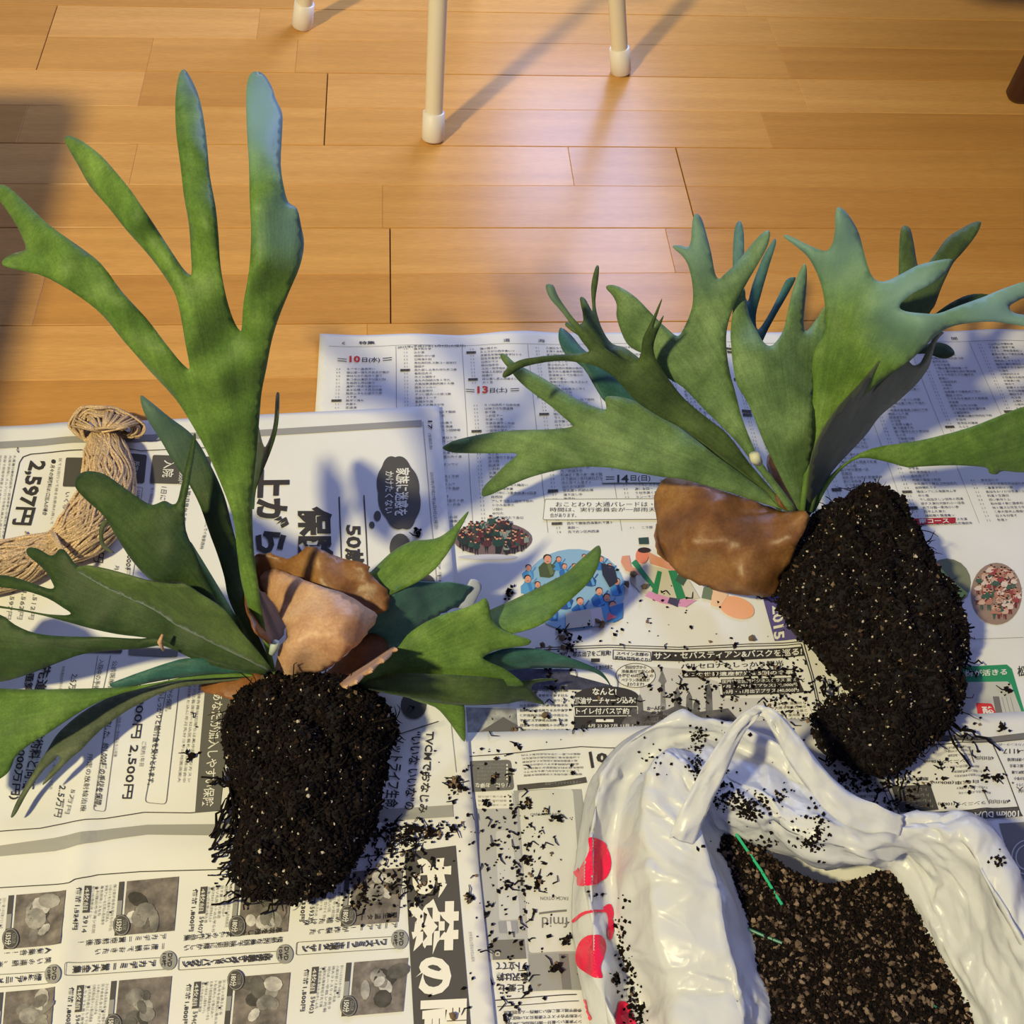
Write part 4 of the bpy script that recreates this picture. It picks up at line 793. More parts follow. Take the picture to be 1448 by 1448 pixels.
leaf(F2, [(1131, 722), (1136, 674), (1140, 635), (1147, 605), (1148, 575), (1150, 545), (1148, 517), (1154, 491), (1166, 471), (1167, 440), (1163, 410), (1154, 384), (1142, 363), (1125, 348), (1109, 336), (1110, 332), (1120, 335), (1138, 344), (1159, 353), (1170, 354), (1178, 342), (1181, 320), (1181, 304), (1185, 293), (1195, 298), (1206, 313), (1215, 331), (1222, 358), (1230, 384), (1239, 396), (1254, 397), (1277, 386), (1298, 375), (1322, 369), (1342, 366), (1347, 370), (1337, 387), (1316, 402), (1292, 414), (1278, 425), (1272, 434), (1280, 440), (1305, 443), (1327, 443), (1354, 433), (1390, 420), (1419, 408), (1450, 398), (1468, 397), (1462, 414), (1442, 424), (1428, 433), (1433, 442), (1452, 446), (1465, 452), (1459, 462), (1434, 459), (1404, 455), (1369, 457), (1340, 464), (1316, 482), (1286, 511), (1256, 532), (1233, 550), (1209, 573), (1188, 600), (1168, 624), (1153, 652), (1142, 685), (1138, 722)],
     [(*C2[:2], .074), (1160, 600, .13), (1200, 480, .19), (1200, 380, .23), (1112, 335, .24), (1187, 298, .27), (1340, 370, .25), (1300, 455, .225), (1460, 405, .24), (1270, 500, .185)],
     M_green, cup=.006, rip=.003, seed=34, tip=[(1190, 320, 110, .75), (1300, 420, 90, .9), (1420, 430, 110, .95), (1130, 340, 60, .8)], label='largest frond, fanned into five fingers with bluish tips')
leaf(F2, [(1130, 722), (1124, 712), (1108, 683), (1092, 650), (1079, 623), (1059, 573), (1043, 546), (1037, 520), (1034, 490), (1033, 470), (1036, 440), (1038, 426), (1046, 414), (1053, 408), (1055, 426), (1061, 449), (1070, 467), (1080, 484), (1090, 489), (1100, 480), (1109, 464), (1115, 437), (1121, 411), (1129, 387), (1137, 374), (1141, 381), (1140, 414), (1137, 443), (1137, 464), (1142, 467), (1156, 449), (1168, 434), (1172, 460), (1168, 480), (1158, 500), (1153, 540), (1152, 580), (1152, 620), (1146, 650), (1139, 690), (1137, 722)],
     [(*C2[:2], .070), (1100, 600, .135), (1095, 510, .17), (1045, 420, .19), (1137, 378, .215), (1165, 445, .18)], M_pale, cup=.006, rip=.003, seed=35, tip=[(1137, 385, 50, .5)], label='short pale frond in the middle with three fingers')
leaf(F2, [(1042, 470), (1038, 420), (1036, 372), (1038, 328), (1043, 314), (1048, 314), (1052, 331), (1052, 370), (1050, 400), (1057, 426), (1064, 402), (1079, 363), (1091, 343), (1096, 337), (1097, 346), (1088, 375), (1076, 417), (1069, 446), (1072, 466), (1088, 443), (1103, 414), (1112, 396), (1121, 392), (1125, 395), (1112, 420), (1097, 446), (1082, 475), (1075, 500), (1080, 560), (1110, 660), (1128, 720), (1118, 715), (1080, 620), (1050, 540)],
     [(1124, 718, .056), (1080, 560, .095), (1060, 470, .12), (1044, 318, .16), (1094, 340, .16), (1120, 394, .14)], M_teal, cup=.003, seed=36, tip=[(1044, 350, 60, .5), (1094, 345, 50, .4)], label='narrow bluish frond showing behind the middle ones')
leaf(F2, [(951, 348), (962, 347), (973, 349), (977, 340), (978, 327), (980, 308), (986, 302), (993, 311), (1000, 335), (1006, 359), (1011, 386), (1017, 394), (1024, 388), (1038, 375), (1055, 355), (1073, 334), (1084, 326), (1089, 329), (1086, 346), (1076, 366), (1062, 390), (1050, 411), (1039, 431), (1031, 452), (1027, 475), (1028, 500), (1032, 526), (1040, 555), (1049, 590), (1063, 626), (1076, 652), (1099, 683), (1112, 700), (1124, 718), (1114, 721), (1093, 692), (1066, 657), (1039, 622), (999, 582), (966, 548), (945, 535), (926, 515), (912, 502), (893, 492), (882, 478), (872, 449), (872, 431), (866, 418), (858, 409), (858, 404), (867, 403), (881, 408), (901, 422), (924, 446), (945, 466), (958, 475), (966, 466), (977, 440), (980, 420), (978, 395), (972, 373), (963, 360)],
     [(*C2[:2], .072), (1060, 630, .11), (1000, 520, .155), (940, 480, .165), (862, 406, .19), (1000, 430, .19), (955, 349, .225), (986, 306, .24), (1086, 330, .235)],
     M_pale, cup=.006, rip=.003, seed=37, tip=[(985, 330, 90, .55), (1085, 335, 40, .3)], label='tall pale frond forked like antlers, left of the middle')
leaf(F2, [(773, 402), (780, 402), (784, 406), (790, 420), (808, 446), (823, 463), (843, 483), (869, 501), (887, 511), (899, 512), (906, 500), (909, 478), (921, 454), (934, 425), (935, 428), (925, 460), (927, 463), (938, 447), (936, 455), (925, 484), (927, 506), (945, 535), (968, 564), (999, 590), (1030, 615), (1060, 655), (1090, 690), (1116, 722), (1100, 716), (1059, 674), (1009, 637), (966, 607), (930, 588), (900, 568), (881, 547), (864, 530), (840, 517), (808, 511), (782, 511), (756, 515), (736, 521), (723, 530), (713, 534), (712, 528), (720, 518), (736, 509), (765, 504), (800, 501), (830, 498), (831, 493), (823, 483), (808, 460), (791, 437), (778, 422), (772, 408)],
     [(*C2[:2], .070), (1020, 625, .105), (930, 550, .145), (850, 500, .17), (775, 405, .21), (712, 530, .17), (935, 430, .22)],
     M_olive, cup=.005, rip=.003, seed=38, tip=[(776, 410, 60, .35)], label='dark antler frond with a thin split spike, upper left')
leaf(F2, [(820, 422), (827, 422), (834, 434), (838, 438), (836, 405), (842, 378), (847, 377), (846, 396), (842, 425), (845, 446), (853, 468), (866, 486), (888, 494), (930, 530), (1000, 600), (1100, 715), (1090, 712), (960, 600), (880, 530), (845, 500), (825, 480), (812, 470), (800, 460), (802, 455), (815, 460), (825, 452)],
     [(1105, 718, .06), (960, 590, .11), (860, 495, .14), (824, 424, .16), (844, 380, .17)], M_olive, cup=.003, seed=39)
leaf(F2, [(790, 470), (794, 463), (808, 474), (823, 492), (838, 503), (870, 525), (900, 556), (960, 600), (1050, 665), (1100, 715), (1080, 708), (1000, 650), (920, 600), (885, 582), (858, 570), (842, 548), (825, 520), (800, 501), (791, 483)], [(1105, 718, .055), (900, 570, .095), (793, 468, .12)], M_teal, cup=.003, seed=40)
leaf(F2, [(708, 500), (716, 502), (727, 512), (745, 522), (779, 541), (808, 560), (835, 573), (855, 579), (857, 574), (856, 562), (866, 560), (881, 562), (898, 567), (924, 582), (953, 599), (982, 620), (1011, 643), (1040, 664), (1075, 690), (1104, 712), (1118, 722), (1095, 717), (1060, 706), (1033, 697), (999, 687), (966, 678), (939, 675), (910, 670), (866, 662), (833, 660), (805, 662), (783, 666), (750, 675), (723, 686), (698, 698), (684, 702), (681, 697), (685, 687), (698, 674), (716, 656), (730, 645), (728, 641), (710, 641), (670, 641), (640, 640), (626, 634), (632, 628), (649, 621), (692, 612), (736, 608), (779, 607), (806, 604), (808, 600), (797, 590), (777, 573), (750, 553), (733, 538), (719, 521), (709, 508)],
     [(*C2[:2], .066), (980, 655, .095), (860, 620, .105), (750, 620, .085), (628, 634, .055), (690, 697, .045), (710, 505, .10)], M_pale, cup=.005, rip=.003, seed=41, label='lowest left frond with three long blunt fingers')
leaf(F2, [(1146, 722), (1155, 700), (1166, 682), (1193, 657), (1233, 634), (1299, 623), (1366, 606), (1416, 587), (1448, 575), (1500, 560), (1530, 580), (1520, 640), (1500, 660), (1448, 668), (1419, 666), (1409, 671), (1400, 669), (1393, 661), (1349, 658), (1299, 660), (1283, 661), (1249, 652), (1216, 648), (1190, 664), (1168, 693), (1153, 722)],
     [(1147, 722, .062), (1250, 640, .10), (1400, 630, .10), (1520, 600, .09)], M_green, cup=.006, seed=42, label='single frond reaching out of the picture on the right')
for k, (a, b, c) in enumerate((((1143, 722), (1150, 680), (1162, 640)), ((1146, 724), (1156, 690), (1172, 655)), ((1139, 722), (1146, 690), (1152, 660)))):
    mb = MB(); mb.tube([P(*a, .065), P(*b, .075), P(*c, .085)], [.0018, .0016, .0012], 7); local(mb.build('stalk', M_olive, None, True), F2)
mb = MB(); mb.tube([P(1074, 655, .118), P(1068, 648, .124), P(1066, 641, .128)], [.003, .0048, .0038], 8); o = local(mb.build('cut_stub', M_cream, None, True), F2); o['label'] = 'cream cut stub on a frond stalk'
leaf(F2, [(940, 677), (930, 690), (925, 710), (928, 735), (932, 760), (940, 785), (955, 806), (978, 822), (1010, 834), (1045, 840), (1080, 843), (1098, 841), (1108, 820), (1118, 795), (1130, 765), (1143, 742), (1141, 724), (1125, 722), (1105, 722), (1080, 713), (1050, 704), (1010, 690), (970, 678)],
     [(1140, 728, .075), (1060, 715, .065), (950, 680, .045), (930, 720, .035), (1000, 755, .062), (1080, 760, .075), (1000, 815, .03), (1090, 838, .022), (1050, 790, .060)], M_brown, name='shield_frond', cup=.005, rip=.008, seed=43, thick=.0018, label='glossy brown dry shield frond')
leaf(F2, [(930, 740), (927, 765), (932, 782), (945, 795), (952, 790), (945, 770), (938, 745)], [(930, 745, .02), (945, 790, .015), (935, 770, .02)], M_brown, name='shield_frond', cup=.001, rip=.001, seed=44, step=5)
leaf(F2, [(1086, 645), (1094, 643), (1104, 660), (1118, 695), (1130, 722), (1118, 724), (1104, 712), (1096, 690), (1088, 668)], [(1125, 722, .06), (1090, 646, .075), (1105, 690, .07)], M_umber, name='shield_frond', cup=.002, seed=45, step=5)

# ------------------------------------------------------------------ soil, root balls
ICO_V = []; g = (1+5**.5)/2
for a, b in ((1, g), (-1, g), (1, -g), (-1, -g)): ICO_V += [(0, a, b), (a, b, 0), (b, 0, a)]
ICO_V = np.array(ICO_V, float); ICO_V /= np.linalg.norm(ICO_V[0])
def hull_faces():
    bm = bmesh.new(); vs = [bm.verts.new(v) for v in ICO_V]; bm.verts.index_update()
    r = bmesh.ops.convex_hull(bm, input=vs); bm.verts.index_update(); fs = [tuple(v.index for v in f.verts) for f in bm.faces]; bm.free(); return fs
ICO_F = hull_faces()
OCT_V = np.array([(1, 0, 0), (-1, 0, 0), (0, 1, 0), (0, -1, 0), (0, 0, 1), (0, 0, -1)], float)
OCT_F = [(0, 2, 4), (2, 1, 4), (1, 3, 4), (3, 0, 4), (2, 0, 5), (1, 2, 5), (3, 1, 5), (0, 3, 5)]
def crumb(mb, c, r, col, ico=False):
    V, F = (ICO_V, ICO_F) if ico else (OCT_V, OCT_F)
    a = rng.normal(size=(3, 3)); q, _ = np.linalg.qr(a)
    v = (V*rng.uniform(.55, 1.3, (len(V), 1))*rng.uniform(.6, 1.25, 3))@q*r+np.asarray(c)
    mb.add(v, F, col)
def soilcol():
    k = random.random()
    if k < .925: b_ = random.uniform(.3, 1.4); return (.0085*b_, .0050*b_, .0048*b_)
    if k < .985: b_ = random.uniform(.6, 1.4); return (.026*b_, .014*b_, .010*b_)
    b_ = random.uniform(.5, 1.2); return (.16*b_, .11*b_, .07*b_)
def rootball(parent, outline, zmid, hmax, ncr, nper, nroot, seed, lean=None):
    """lump of potting soil: footprint taken at half height, inflated, rough with crumbs, perlite and roots"""
    poly = catmull(outline, 3); w = Pn(poly, np.full(len(poly), zmid))[:, :2]
    vs, fs, d = fill(w, .006); R = min(d.max(), .055)
    prof = np.sqrt(np.maximum(0, 1-(1-np.minimum(d/R, 1))**2))
    nn = np.array([noise.noise(Vector((x*55, y*55, seed)))*.010+noise.noise(Vector((x*140, y*140, seed+4)))*.005 for x, y in vs])
    zt = zmid+(hmax-zmid)*prof+nn*(.4+prof); zb = np.maximum(zmid-(zmid-.009)*np.minimum(1, prof*1.6)+nn*.3, .009)
    zb = np.minimum(zb, zt)
    n = len(vs); mb = MB(); fl = flip(vs, fs)
    edge = set()
    mb.add([(x, y, z) for (x, y), z in zip(vs, zt)], fl); mb.add([(x, y, z) for (x, y), z in zip(vs, zb)], [tuple(reversed(f)) for f in fl])
    cnt = {}
    for f in fl:
        for i in range(len(f)):
            e = (f[i], f[(i+1) % len(f)]); cnt[e] = cnt.get(e, 0)+1
    for (a, b) in list(cnt):
        if (b, a) not in cnt: mb.f.append((b, a, a+n, b+n))
    o = local(mb.build('root_ball', M_soil, None, True), parent)
    cr_ = MB(); pe = MB(); rt = MB()
    # area-weighted points on top and side surface
    V = np.array(mb.v); tri = [(f[0], f[1], f[2]) for f in mb.f]+[(f[0], f[2], f[3]) for f in mb.f if len(f) == 4]
    T = np.array(tri); A, B, Cc = V[T[:, 0]], V[T[:, 1]], V[T[:, 2]]
    nr = np.cross(B-A, Cc-A); ar = np.linalg.norm(nr, axis=1); nr = nr/np.maximum(ar, 1e-12)[:, None]
    wgt = ar*(np.where(nr[:, 2] < -.3, .08, 1)); wgt /= wgt.sum()
    def pts(m):
        i = rng.choice(len(T), m, p=wgt); u, v = rng.random((2, m)); s_ = u+v > 1; u[s_] = 1-u[s_]; v[s_] = 1-v[s_]
        return A[i]+(B[i]-A[i])*u[:, None]+(Cc[i]-A[i])*v[:, None], nr[i]
    q, nv = pts(ncr)
    for c, n_ in zip(q, nv):
        r = random.uniform(.0007, .0026); c = c+n_*r*random.uniform(-.2, .9); c[2] = max(c[2], .0095); crumb(cr_, c, r, soilcol())
    q, nv = pts(nper)
    for c, n_ in zip(q, nv): r = random.uniform(.0004, .0013)*(1.7 if random.random() < .08 else 1); crumb(pe, c+n_*.0008, r, None, True)
    q, nv = pts(nroot)
    for c, n_ in zip(q, nv):
        L = random.uniform(.005, .02); t = Vector(n_)+Vector(rng.normal(size=3))*1.1; t.z -= .2; t.normalize(); s_ = Vector(c); pl = [s_.copy()]
        for k in range(4):
            t = (t+Vector(rng.normal(size=3))*.5).normalized(); s_ = s_+t*L/4; s_.z = max(s_.z, .0095); pl.append(s_.copy())
        rt.tube(pl, [.0006, .0005, .0005, .0004, .0002], 3, (.009, .006, .005), False)
    for mb_, nm, mt in ((cr_, 'soil_crumbs', M_grain), (pe, 'perlite_grains', M_perl), (rt, 'fine_roots', M_grain)):
        k = local(mb_.build(nm, mt), parent); k['kind'] = 'stuff'
    return w
RB1 = [(345, 992), (360, 978), (395, 966), (430, 962), (470, 966), (505, 974), (535, 992), (556, 1018), (562, 1040), (548, 1065), (546, 1092), (540, 1122), (534, 1155), (520, 1188), (505, 1212), (493, 1236), (470, 1254), (445, 1268), (415, 1276), (388, 1266), (352, 1268), (338, 1250), (330, 1222), (335, 1200), (344, 1175), (345, 1145), (338, 1110), (322, 1075), (318, 1040), (324, 1010)]
rootball(F1, RB1, .030, .078, 9500, 250, 300, 3)
RB2 = [(1143, 740), (1165, 728), (1185, 718), (1204, 704), (1222, 697), (1240, 703), (1256, 716), (1270, 726), (1280, 746), (1298, 768), (1308, 795), (1318, 822), (1335, 842), (1349, 862), (1358, 888), (1366, 912), (1360, 936), (1352, 958), (1359, 985), (1352, 1010), (1338, 1030), (1318, 1050), (1300, 1064), (1285, 1080), (1265, 1092), (1240, 1096), (1215, 1088), (1195, 1074), (1170, 1064), (1152, 1045), (1150, 1020), (1160, 1003), (1180, 996), (1197, 1004), (1202, 985), (1190, 958), (1165, 935), (1145, 905), (1122, 890), (1108, 870), (1101, 845), (1108, 818), (1118, 790), (1130, 765)]
rootball(F2, RB2, .028, .075, 11500, 560, 420, 5)
# trailing root strands beside each ball
def strands(parent, starts, z=.012):
    mb = MB()
    for (a, b, n) in starts:
        for k in range(n):
            s_ = np.array(a)+rng.normal(size=2)*8; e = np.array(b)+rng.normal(size=2)*12; pl = []
            for i in range(9):
                t = i/8; q = s_+(e-s_)*t+rng.normal(size=2)*3.2; pl.append(P(q[0], q[1], z+.012*math.sin(PI*t)*random.random()))
            mb.tube(pl, [.0004+.0007*random.random() for _ in pl], 4, (.008, .005, .005), False)
    o = local(mb.build('root_strands', M_grain), parent); o['kind'] = 'stuff'
strands(F1, [((345, 1085), (310, 1190), 9), ((340, 1180), (305, 1200), 7), ((320, 1090), (345, 1170), 8), ((345, 1220), (312, 1225), 6), ((360, 1260), (325, 1280), 4), ((440, 1260), (372, 1300), 2), ((345, 1110), (300, 1105), 3), ((540, 1180), (590, 1190), 3)])
strands(F2, [((1355, 880), (1378, 925), 5), ((1355, 930), (1375, 950), 6), ((1340, 1020), (1380, 1060), 4), ((1270, 1085), (1250, 1120), 4), ((1180, 990), (1170, 955), 3), ((1130, 865), (1085, 850), 5), ((1200, 1060), (1165, 1090), 3)])

# loose soil scattered on the papers
sc_ = MB()
def scatter(cx, cy, sx, sy, n, r0=.0005, r1=.0021, clump=True):
    for k in range(max(1, int(n*(.75 if n > 12 else 1)))):
        x = random.gauss(cx, sx); y = random.gauss(cy, sy); q = P(x, y, .006); z = zpaper(q[0], q[1]); r = random.uniform(r0, r1)
        col = soilcol() if random.random() < .93 else (.22, .15, .09)
        m = random.choice((1, 1, 1, 2, 3)) if clump else 1
        for j in range(m): crumb(sc_, (q[0]+random.gauss(0, r*.9)*(j > 0), q[1]+random.gauss(0, r*.9)*(j > 0), z+.0006+r*.55), r*(1 if j == 0 else .75), col)
        if random.random() < .18:
            a = random.uniform(0, 6.28); L = random.uniform(.003, .009); a2 = a+random.uniform(-1, 1)
            sc_.tube([(q[0], q[1], z+.0015), (q[0]+L*.5*math.cos(a), q[1]+L*.5*math.sin(a), z+.0025), (q[0]+L*math.cos(a2), q[1]+L*math.sin(a2), z+.0014)], [.0006, .0005, .0003], 4, (.008, .005, .005), False)
for a in ((720, 1160, 35, 45, 90), (740, 1280, 32, 50, 85), (760, 1210, 25, 30, 45), (700, 1250, 18, 60, 45), (560, 1195, 28, 14, 170), (575, 1178, 26, 4, 90), (610, 1180, 26, 6, 60), (560, 1250, 24, 20, 90), (510, 1260, 18, 22, 90), (600, 1255, 18, 28, 60),
          (1080, 960, 50, 25, 130), (1120, 990, 24, 35, 90), (1010, 960, 45, 28, 80), (960, 980, 40, 20, 50), (880, 910, 60, 25, 30), (950, 860, 55, 30, 26), (790, 935, 18, 14, 30), (770, 990, 60, 20, 60),
          (1240, 1110, 35, 10, 110), (1200, 1095, 22, 14, 70), (1300, 1080, 35, 22, 50), (1280, 1140, 18, 8, 40), (1370, 1090, 40, 25, 30), (1190, 965, 12, 12, 40), (1150, 1010, 12, 18, 40), (610, 1080, 45, 45, 12), (720, 1400, 40, 25, 50),
          (1360, 1000, 18, 22, 25), (330, 1240, 16, 30, 30), (700, 1070, 40, 22, 30), (1230, 700, 22, 12, 30), (640, 1120, 10, 10, 10), (280, 1060, 12, 30, 5), (830, 1030, 30, 6, 15)):
    scatter(*a)
for cx, cy in ((648, 1112), (644, 1104), (652, 1120), (700, 1100), (590, 755), (722, 836), (805, 912), (797, 895), (745, 1135), (790, 1155), (800, 1330), (785, 1370), (270, 1070), (665, 1275), (760, 1250), (1395, 1100), (1410, 1100), (1425, 975), (1415, 1025), (610, 1183), (745, 1215)): scatter(cx, cy, 3.5, 3.5, 9, .001, .0026)
for cx, cy in ((845, 878), (852, 882), (912, 830), (886, 826), (795, 902), (797, 915), (767, 912), (1064, 902), (895, 812), (770, 1010), (640, 1440)):
    q = P(cx, cy, .006); crumb(sc_, (q[0], q[1], zpaper(q[0], q[1])+.003), .0032, (.17, .12, .075), True)
o = sc_.build('loose_soil', M_grain); o['kind'] = 'stuff'; o['label'] = 'dark soil crumbs and root bits spilled over the newspapers'; o['category'] = 'soil'

# ------------------------------------------------------------------ plastic bag with soil
BG = thing('plastic_bag', 'crumpled white plastic shopping bag with red apple print, open over soil', 'bag', (.27, .27, .006))
ST = [  # per station: ground, outer crest, groove, hump, lip, tuck  (pixel x, y, height)
 [(850, 1500, .006), (880, 1490, .038), (915, 1482, .024), (970, 1480, .060), (1062, 1490, .070), (1075, 1492, .050), (1110, 1490, .036)],
 [(824, 1400, .006), (850, 1395, .040), (893, 1392, .020), (950, 1382, .065), (1044, 1400, .076), (1058, 1402, .055), (1095, 1402, .036)],
 [(810, 1320, .006), (838, 1320, .042), (870, 1322, .024), (925, 1320, .072), (1026, 1328, .080), (1040, 1330, .058), (1075, 1332, .036)],
 [(813, 1240, .006), (832, 1236, .046), (866, 1238, .030), (918, 1222, .078), (1018, 1262, .084), (1030, 1268, .060), (1062, 1280, .036)],
 [(822, 1170, .006), (838, 1160, .050), (866, 1182, .036), (905, 1155, .082), (1000, 1205, .086), (1012, 1215, .060), (1045, 1235, .036)],
 [(838, 1100, .006), (852, 1095, .056), (884, 1112, .046), (920, 1095, .086), (985, 1150, .088), (998, 1168, .060), (1030, 1205, .036)],
 [(885, 1045, .006), (893, 1044, .064), (925, 1065, .056), (950, 1065, .088), (985, 1112, .090), (1000, 1150, .064), (1035, 1195, .036)],
 [(960, 1018, .006), (962, 1016, .072), (978, 1040, .060), (995, 1075, .082), (1020, 1130, .084), (1030, 1162, .062), (1055, 1195, .036)],
 [(1045, 1030, .006), (1046, 1030, .074), (1052, 1062, .060), (1065, 1105, .084), (1075, 1150, .084), (1085, 1178, .064), (1095, 1205, .036)],
 [(1118, 1062, .006), (1118, 1060, .076), (1110, 1095, .066), (1110, 1135, .088), (1118, 1178, .088), (1124, 1204, .066), (1132, 1218, .036)],
 [(1180, 1112, .006), (1178, 1108, .080), (1165, 1135, .074), (1165, 1160, .092), (1170, 1195, .090), (1176, 1224, .070), (1180, 1225, .038)],
 [(1268, 1152, .006), (1262, 1152, .086), (1245, 1165, .082), (1232, 1182, .092), (1226, 1205, .088), (1228, 1222, .070), (1228, 1225, .040)],
 [(1335, 1153, .006), (1330, 1152, .094), (1310, 1168, .096), (1298, 1186, .088), (1285, 1200, .074), (1272, 1215, .055), (1258, 1232, .040)],
 [(1392, 1160, .006), (1384, 1160, .100), (1360, 1190, .104), (1348, 1215, .086), (1330, 1240, .070), (1308, 1262, .054), (1288, 1275, .040)],
 [(1430, 1215, .006), (1425, 1212, .102), (1396, 1250, .108), (1384, 1275, .086), (1362, 1305, .068), (1335, 1325, .052), (1318, 1335, .040)],
 [(1475, 1300, .006), (1468, 1295, .104), (1440, 1325, .110), (1424, 1350, .088), (1400, 1375, .066), (1370, 1392, .050), (1350, 1400, .040)],
 [(1560, 1420, .006), (1545, 1415, .100), (1500, 1430, .104), (1470, 1445, .086), (1430, 1460, .064), (1395, 1468, .050), (1372, 1475, .040)],
 [(1560, 1600, .006), (1530, 1590, .080), (1480, 1580, .080), (1450, 1575, .070), (1420, 1570, .060), (1400, 1565, .050), (1360, 1560, .038)],
 [(1330, 1720, .006), (1320, 1690, .070), (1310, 1670, .070), (1300, 1650, .065), (1290, 1630, .060), (1285, 1620, .050), (1270, 1590, .036)],
 [(1080, 1720, .006), (1090, 1690, .060), (1100, 1670, .060), (1110, 1650, .062), (1120, 1630, .060), (1130, 1620, .050), (1150, 1590, .036)],
 [(890, 1620, .006), (920, 1600, .045), (950, 1590, .035), (1000, 1580, .060), (1060, 1570, .065), (1080, 1568, .050), (1110, 1560, .036)]]
rings = [catmull([np.append(P(*s[r][:2], s[r][2]), 0)[:3] for s in ST], 20) for r in range(7)]
cols_ = np.array(rings)      # 7 x N x 3
NA = cols_.shape[1]; prof = np.array([.35*catmull(cols_[:, i], 11, False)+.65*np.array([np.interp(np.linspace(0, 6, 67), np.arange(7), cols_[:, i, k]) for k in range(3)]).T for i in range(NA)]); NR = prof.shape[1]
bv = []; nrmv = np.zeros_like(prof)
for j in range(NR):
    ti = np.roll(prof[:, j], -1, 0)-np.roll(prof[:, j], 1, 0); tj = prof[:, min(j+1, NR-1)]-prof[:, max(j-1, 0)]
    c_ = np.cross(ti, tj); nrmv[:, j] = c_/(np.linalg.norm(c_, axis=1)[:, None]+1e-9)
if nrmv[:, NR//2, 2].mean() < 0: nrmv = -nrmv
def facets(n, seed, stretch=1.):
    """crumpled film: random heights on scattered points, flat facets between them, sharp creases where they meet"""
    r_ = np.random.default_rng(seed); L_ = 420*stretch
    pt = np.vstack([r_.uniform((-20, -8), (NA+20, NR+8), (n, 2)), [(-60, -30), (NA+60, -30), (NA+60, NR+30), (-60, NR+30)]]); hh = r_.normal(size=len(pt)).clip(-1.8, 1.8)
    r = delaunay_2d_cdt([Vector((a_, b_*2.2*stretch)) for a_, b_ in pt], [], [], 0, 1e-5); V_ = np.array([tuple(v) for v in r[0]]); src = [o_[0] if o_ else 0 for o_ in r[3]]; Hh = hh[src]
    g_ = np.zeros((NA, NR))
    for f in r[2]:
        A_, B_, C_ = V_[list(f[:3])]; lo = np.floor(np.min([A_, B_, C_], 0)); hi = np.ceil(np.max([A_, B_, C_], 0))
        i0, i1 = max(0, int(lo[0])), min(NA-1, int(hi[0])); j0, j1 = max(0, int(lo[1]/(2.2*stretch))), min(NR-1, int(hi[1]/(2.2*stretch))+1)
        if i1 < i0 or j1 < j0: continue
        ii, jj = np.meshgrid(np.arange(i0, i1+1), np.arange(j0, j1+1), indexing='ij'); X = ii-A_[0]; Y = jj*2.2*stretch-A_[1]
        u, v = B_-A_, C_-A_; dt = u[0]*v[1]-u[1]*v[0]
        if abs(dt) < 1e-9: continue
        s1 = (X*v[1]-Y*v[0])/dt; s2 = (Y*u[0]-X*u[1])/dt; m_ = (s1 >= -1e-6) & (s2 >= -1e-6) & (s1+s2 <= 1+1e-6)
        val = Hh[f[0]]+s1*(Hh[f[1]]-Hh[f[0]])+s2*(Hh[f[2]]-Hh[f[0]]); g_[ii[m_], jj[m_]] = val[m_]
    return g_
G1 = facets(170, 4); G2 = facets(700, 8); G3 = facets(2600, 12)
for i in range(NA):
    for j in range(NR):
        q = prof[i, j]; f = min(1, .25+j/14)*(1 if j < NR-14 else .5)
        q = q+nrmv[i, j]*f*(G1[i, j]*.0040+G2[i, j]*.0022+G3[i, j]*.0008); q[2] = max(q[2], .0075); bv.append(tuple(q))
bf = [(i*NR+j, ((i+1) % NA)*NR+j, ((i+1) % NA)*NR+j+1, i*NR+j+1) for i in range(NA) for j in range(NR-1)]
mb = MB(); mb.add(bv, bf); bag = local(mb.build('bag_film', M_bag, None, True), BG); so = bag.modifiers.new('t', 'SOLIDIFY'); so.thickness = .0003; so.offset = 0
BVH = bvhtree.BVHTree.FromPolygons([Vector(v) for v in bv], bf)
def hit(x, y, lift=.0012):
    d = Vector(cf*FPX+cr*(x-724)-cu*(y-724)).normalized(); h = BVH.ray_cast(Vector(CP), d)
    if h[0] is None: return None
    n = h[1]; n = n if n.dot(d) < 0 else -n
    return np.array(h[0]+n*lift)
def decal(px, name='apple_print'):
    vs, fs, _ = fill(catmull(px, 3), 2.6); w = []; ok = {}
    for i, q in enumerate(vs):
        h = hit(*q, .0009)
        if h is not None: ok[i] = len(w); w.append(h)
    fs = [tuple(ok[i] for i in f) for f in fs if all(i in ok for i in f)]
    mb = MB(); mb.add(w, fs); o = local(mb.build(name, M_red), BG); return o
decal([(833, 1186), (842, 1185), (854, 1192), (861, 1205), (864, 1220), (861, 1235), (852, 1245), (838, 1252), (820, 1253), (817, 1248), (818, 1238), (823, 1225), (830, 1212), (834, 1200)])
decal([(828, 1325), (842, 1322), (852, 1326), (856, 1340), (853, 1355), (849, 1368), (851, 1382), (843, 1382), (830, 1376), (818, 1366), (815, 1352), (819, 1336)])
decal([(825, 1415), (830, 1415), (833, 1430), (838, 1440), (833, 1443), (826, 1435)]); decal([(873, 1418), (886, 1418), (892, 1430), (900, 1448), (898, 1460), (873, 1455)])
decal([(807, 1308), (812, 1300), (824, 1290), (836, 1287), (852, 1287), (852, 1283), (862, 1281), (866, 1290), (858, 1294), (855, 1291), (838, 1291), (826, 1294), (815, 1303)], 'stalk_print')
decal([(854, 1283), (864, 1280), (868, 1300), (866, 1320), (862, 1330), (857, 1320), (859, 1300)], 'stalk_print')
decal([(807, 1233), (815, 1232), (819, 1227), (819, 1235), (817, 1241), (813, 1236)], 'stalk_print')
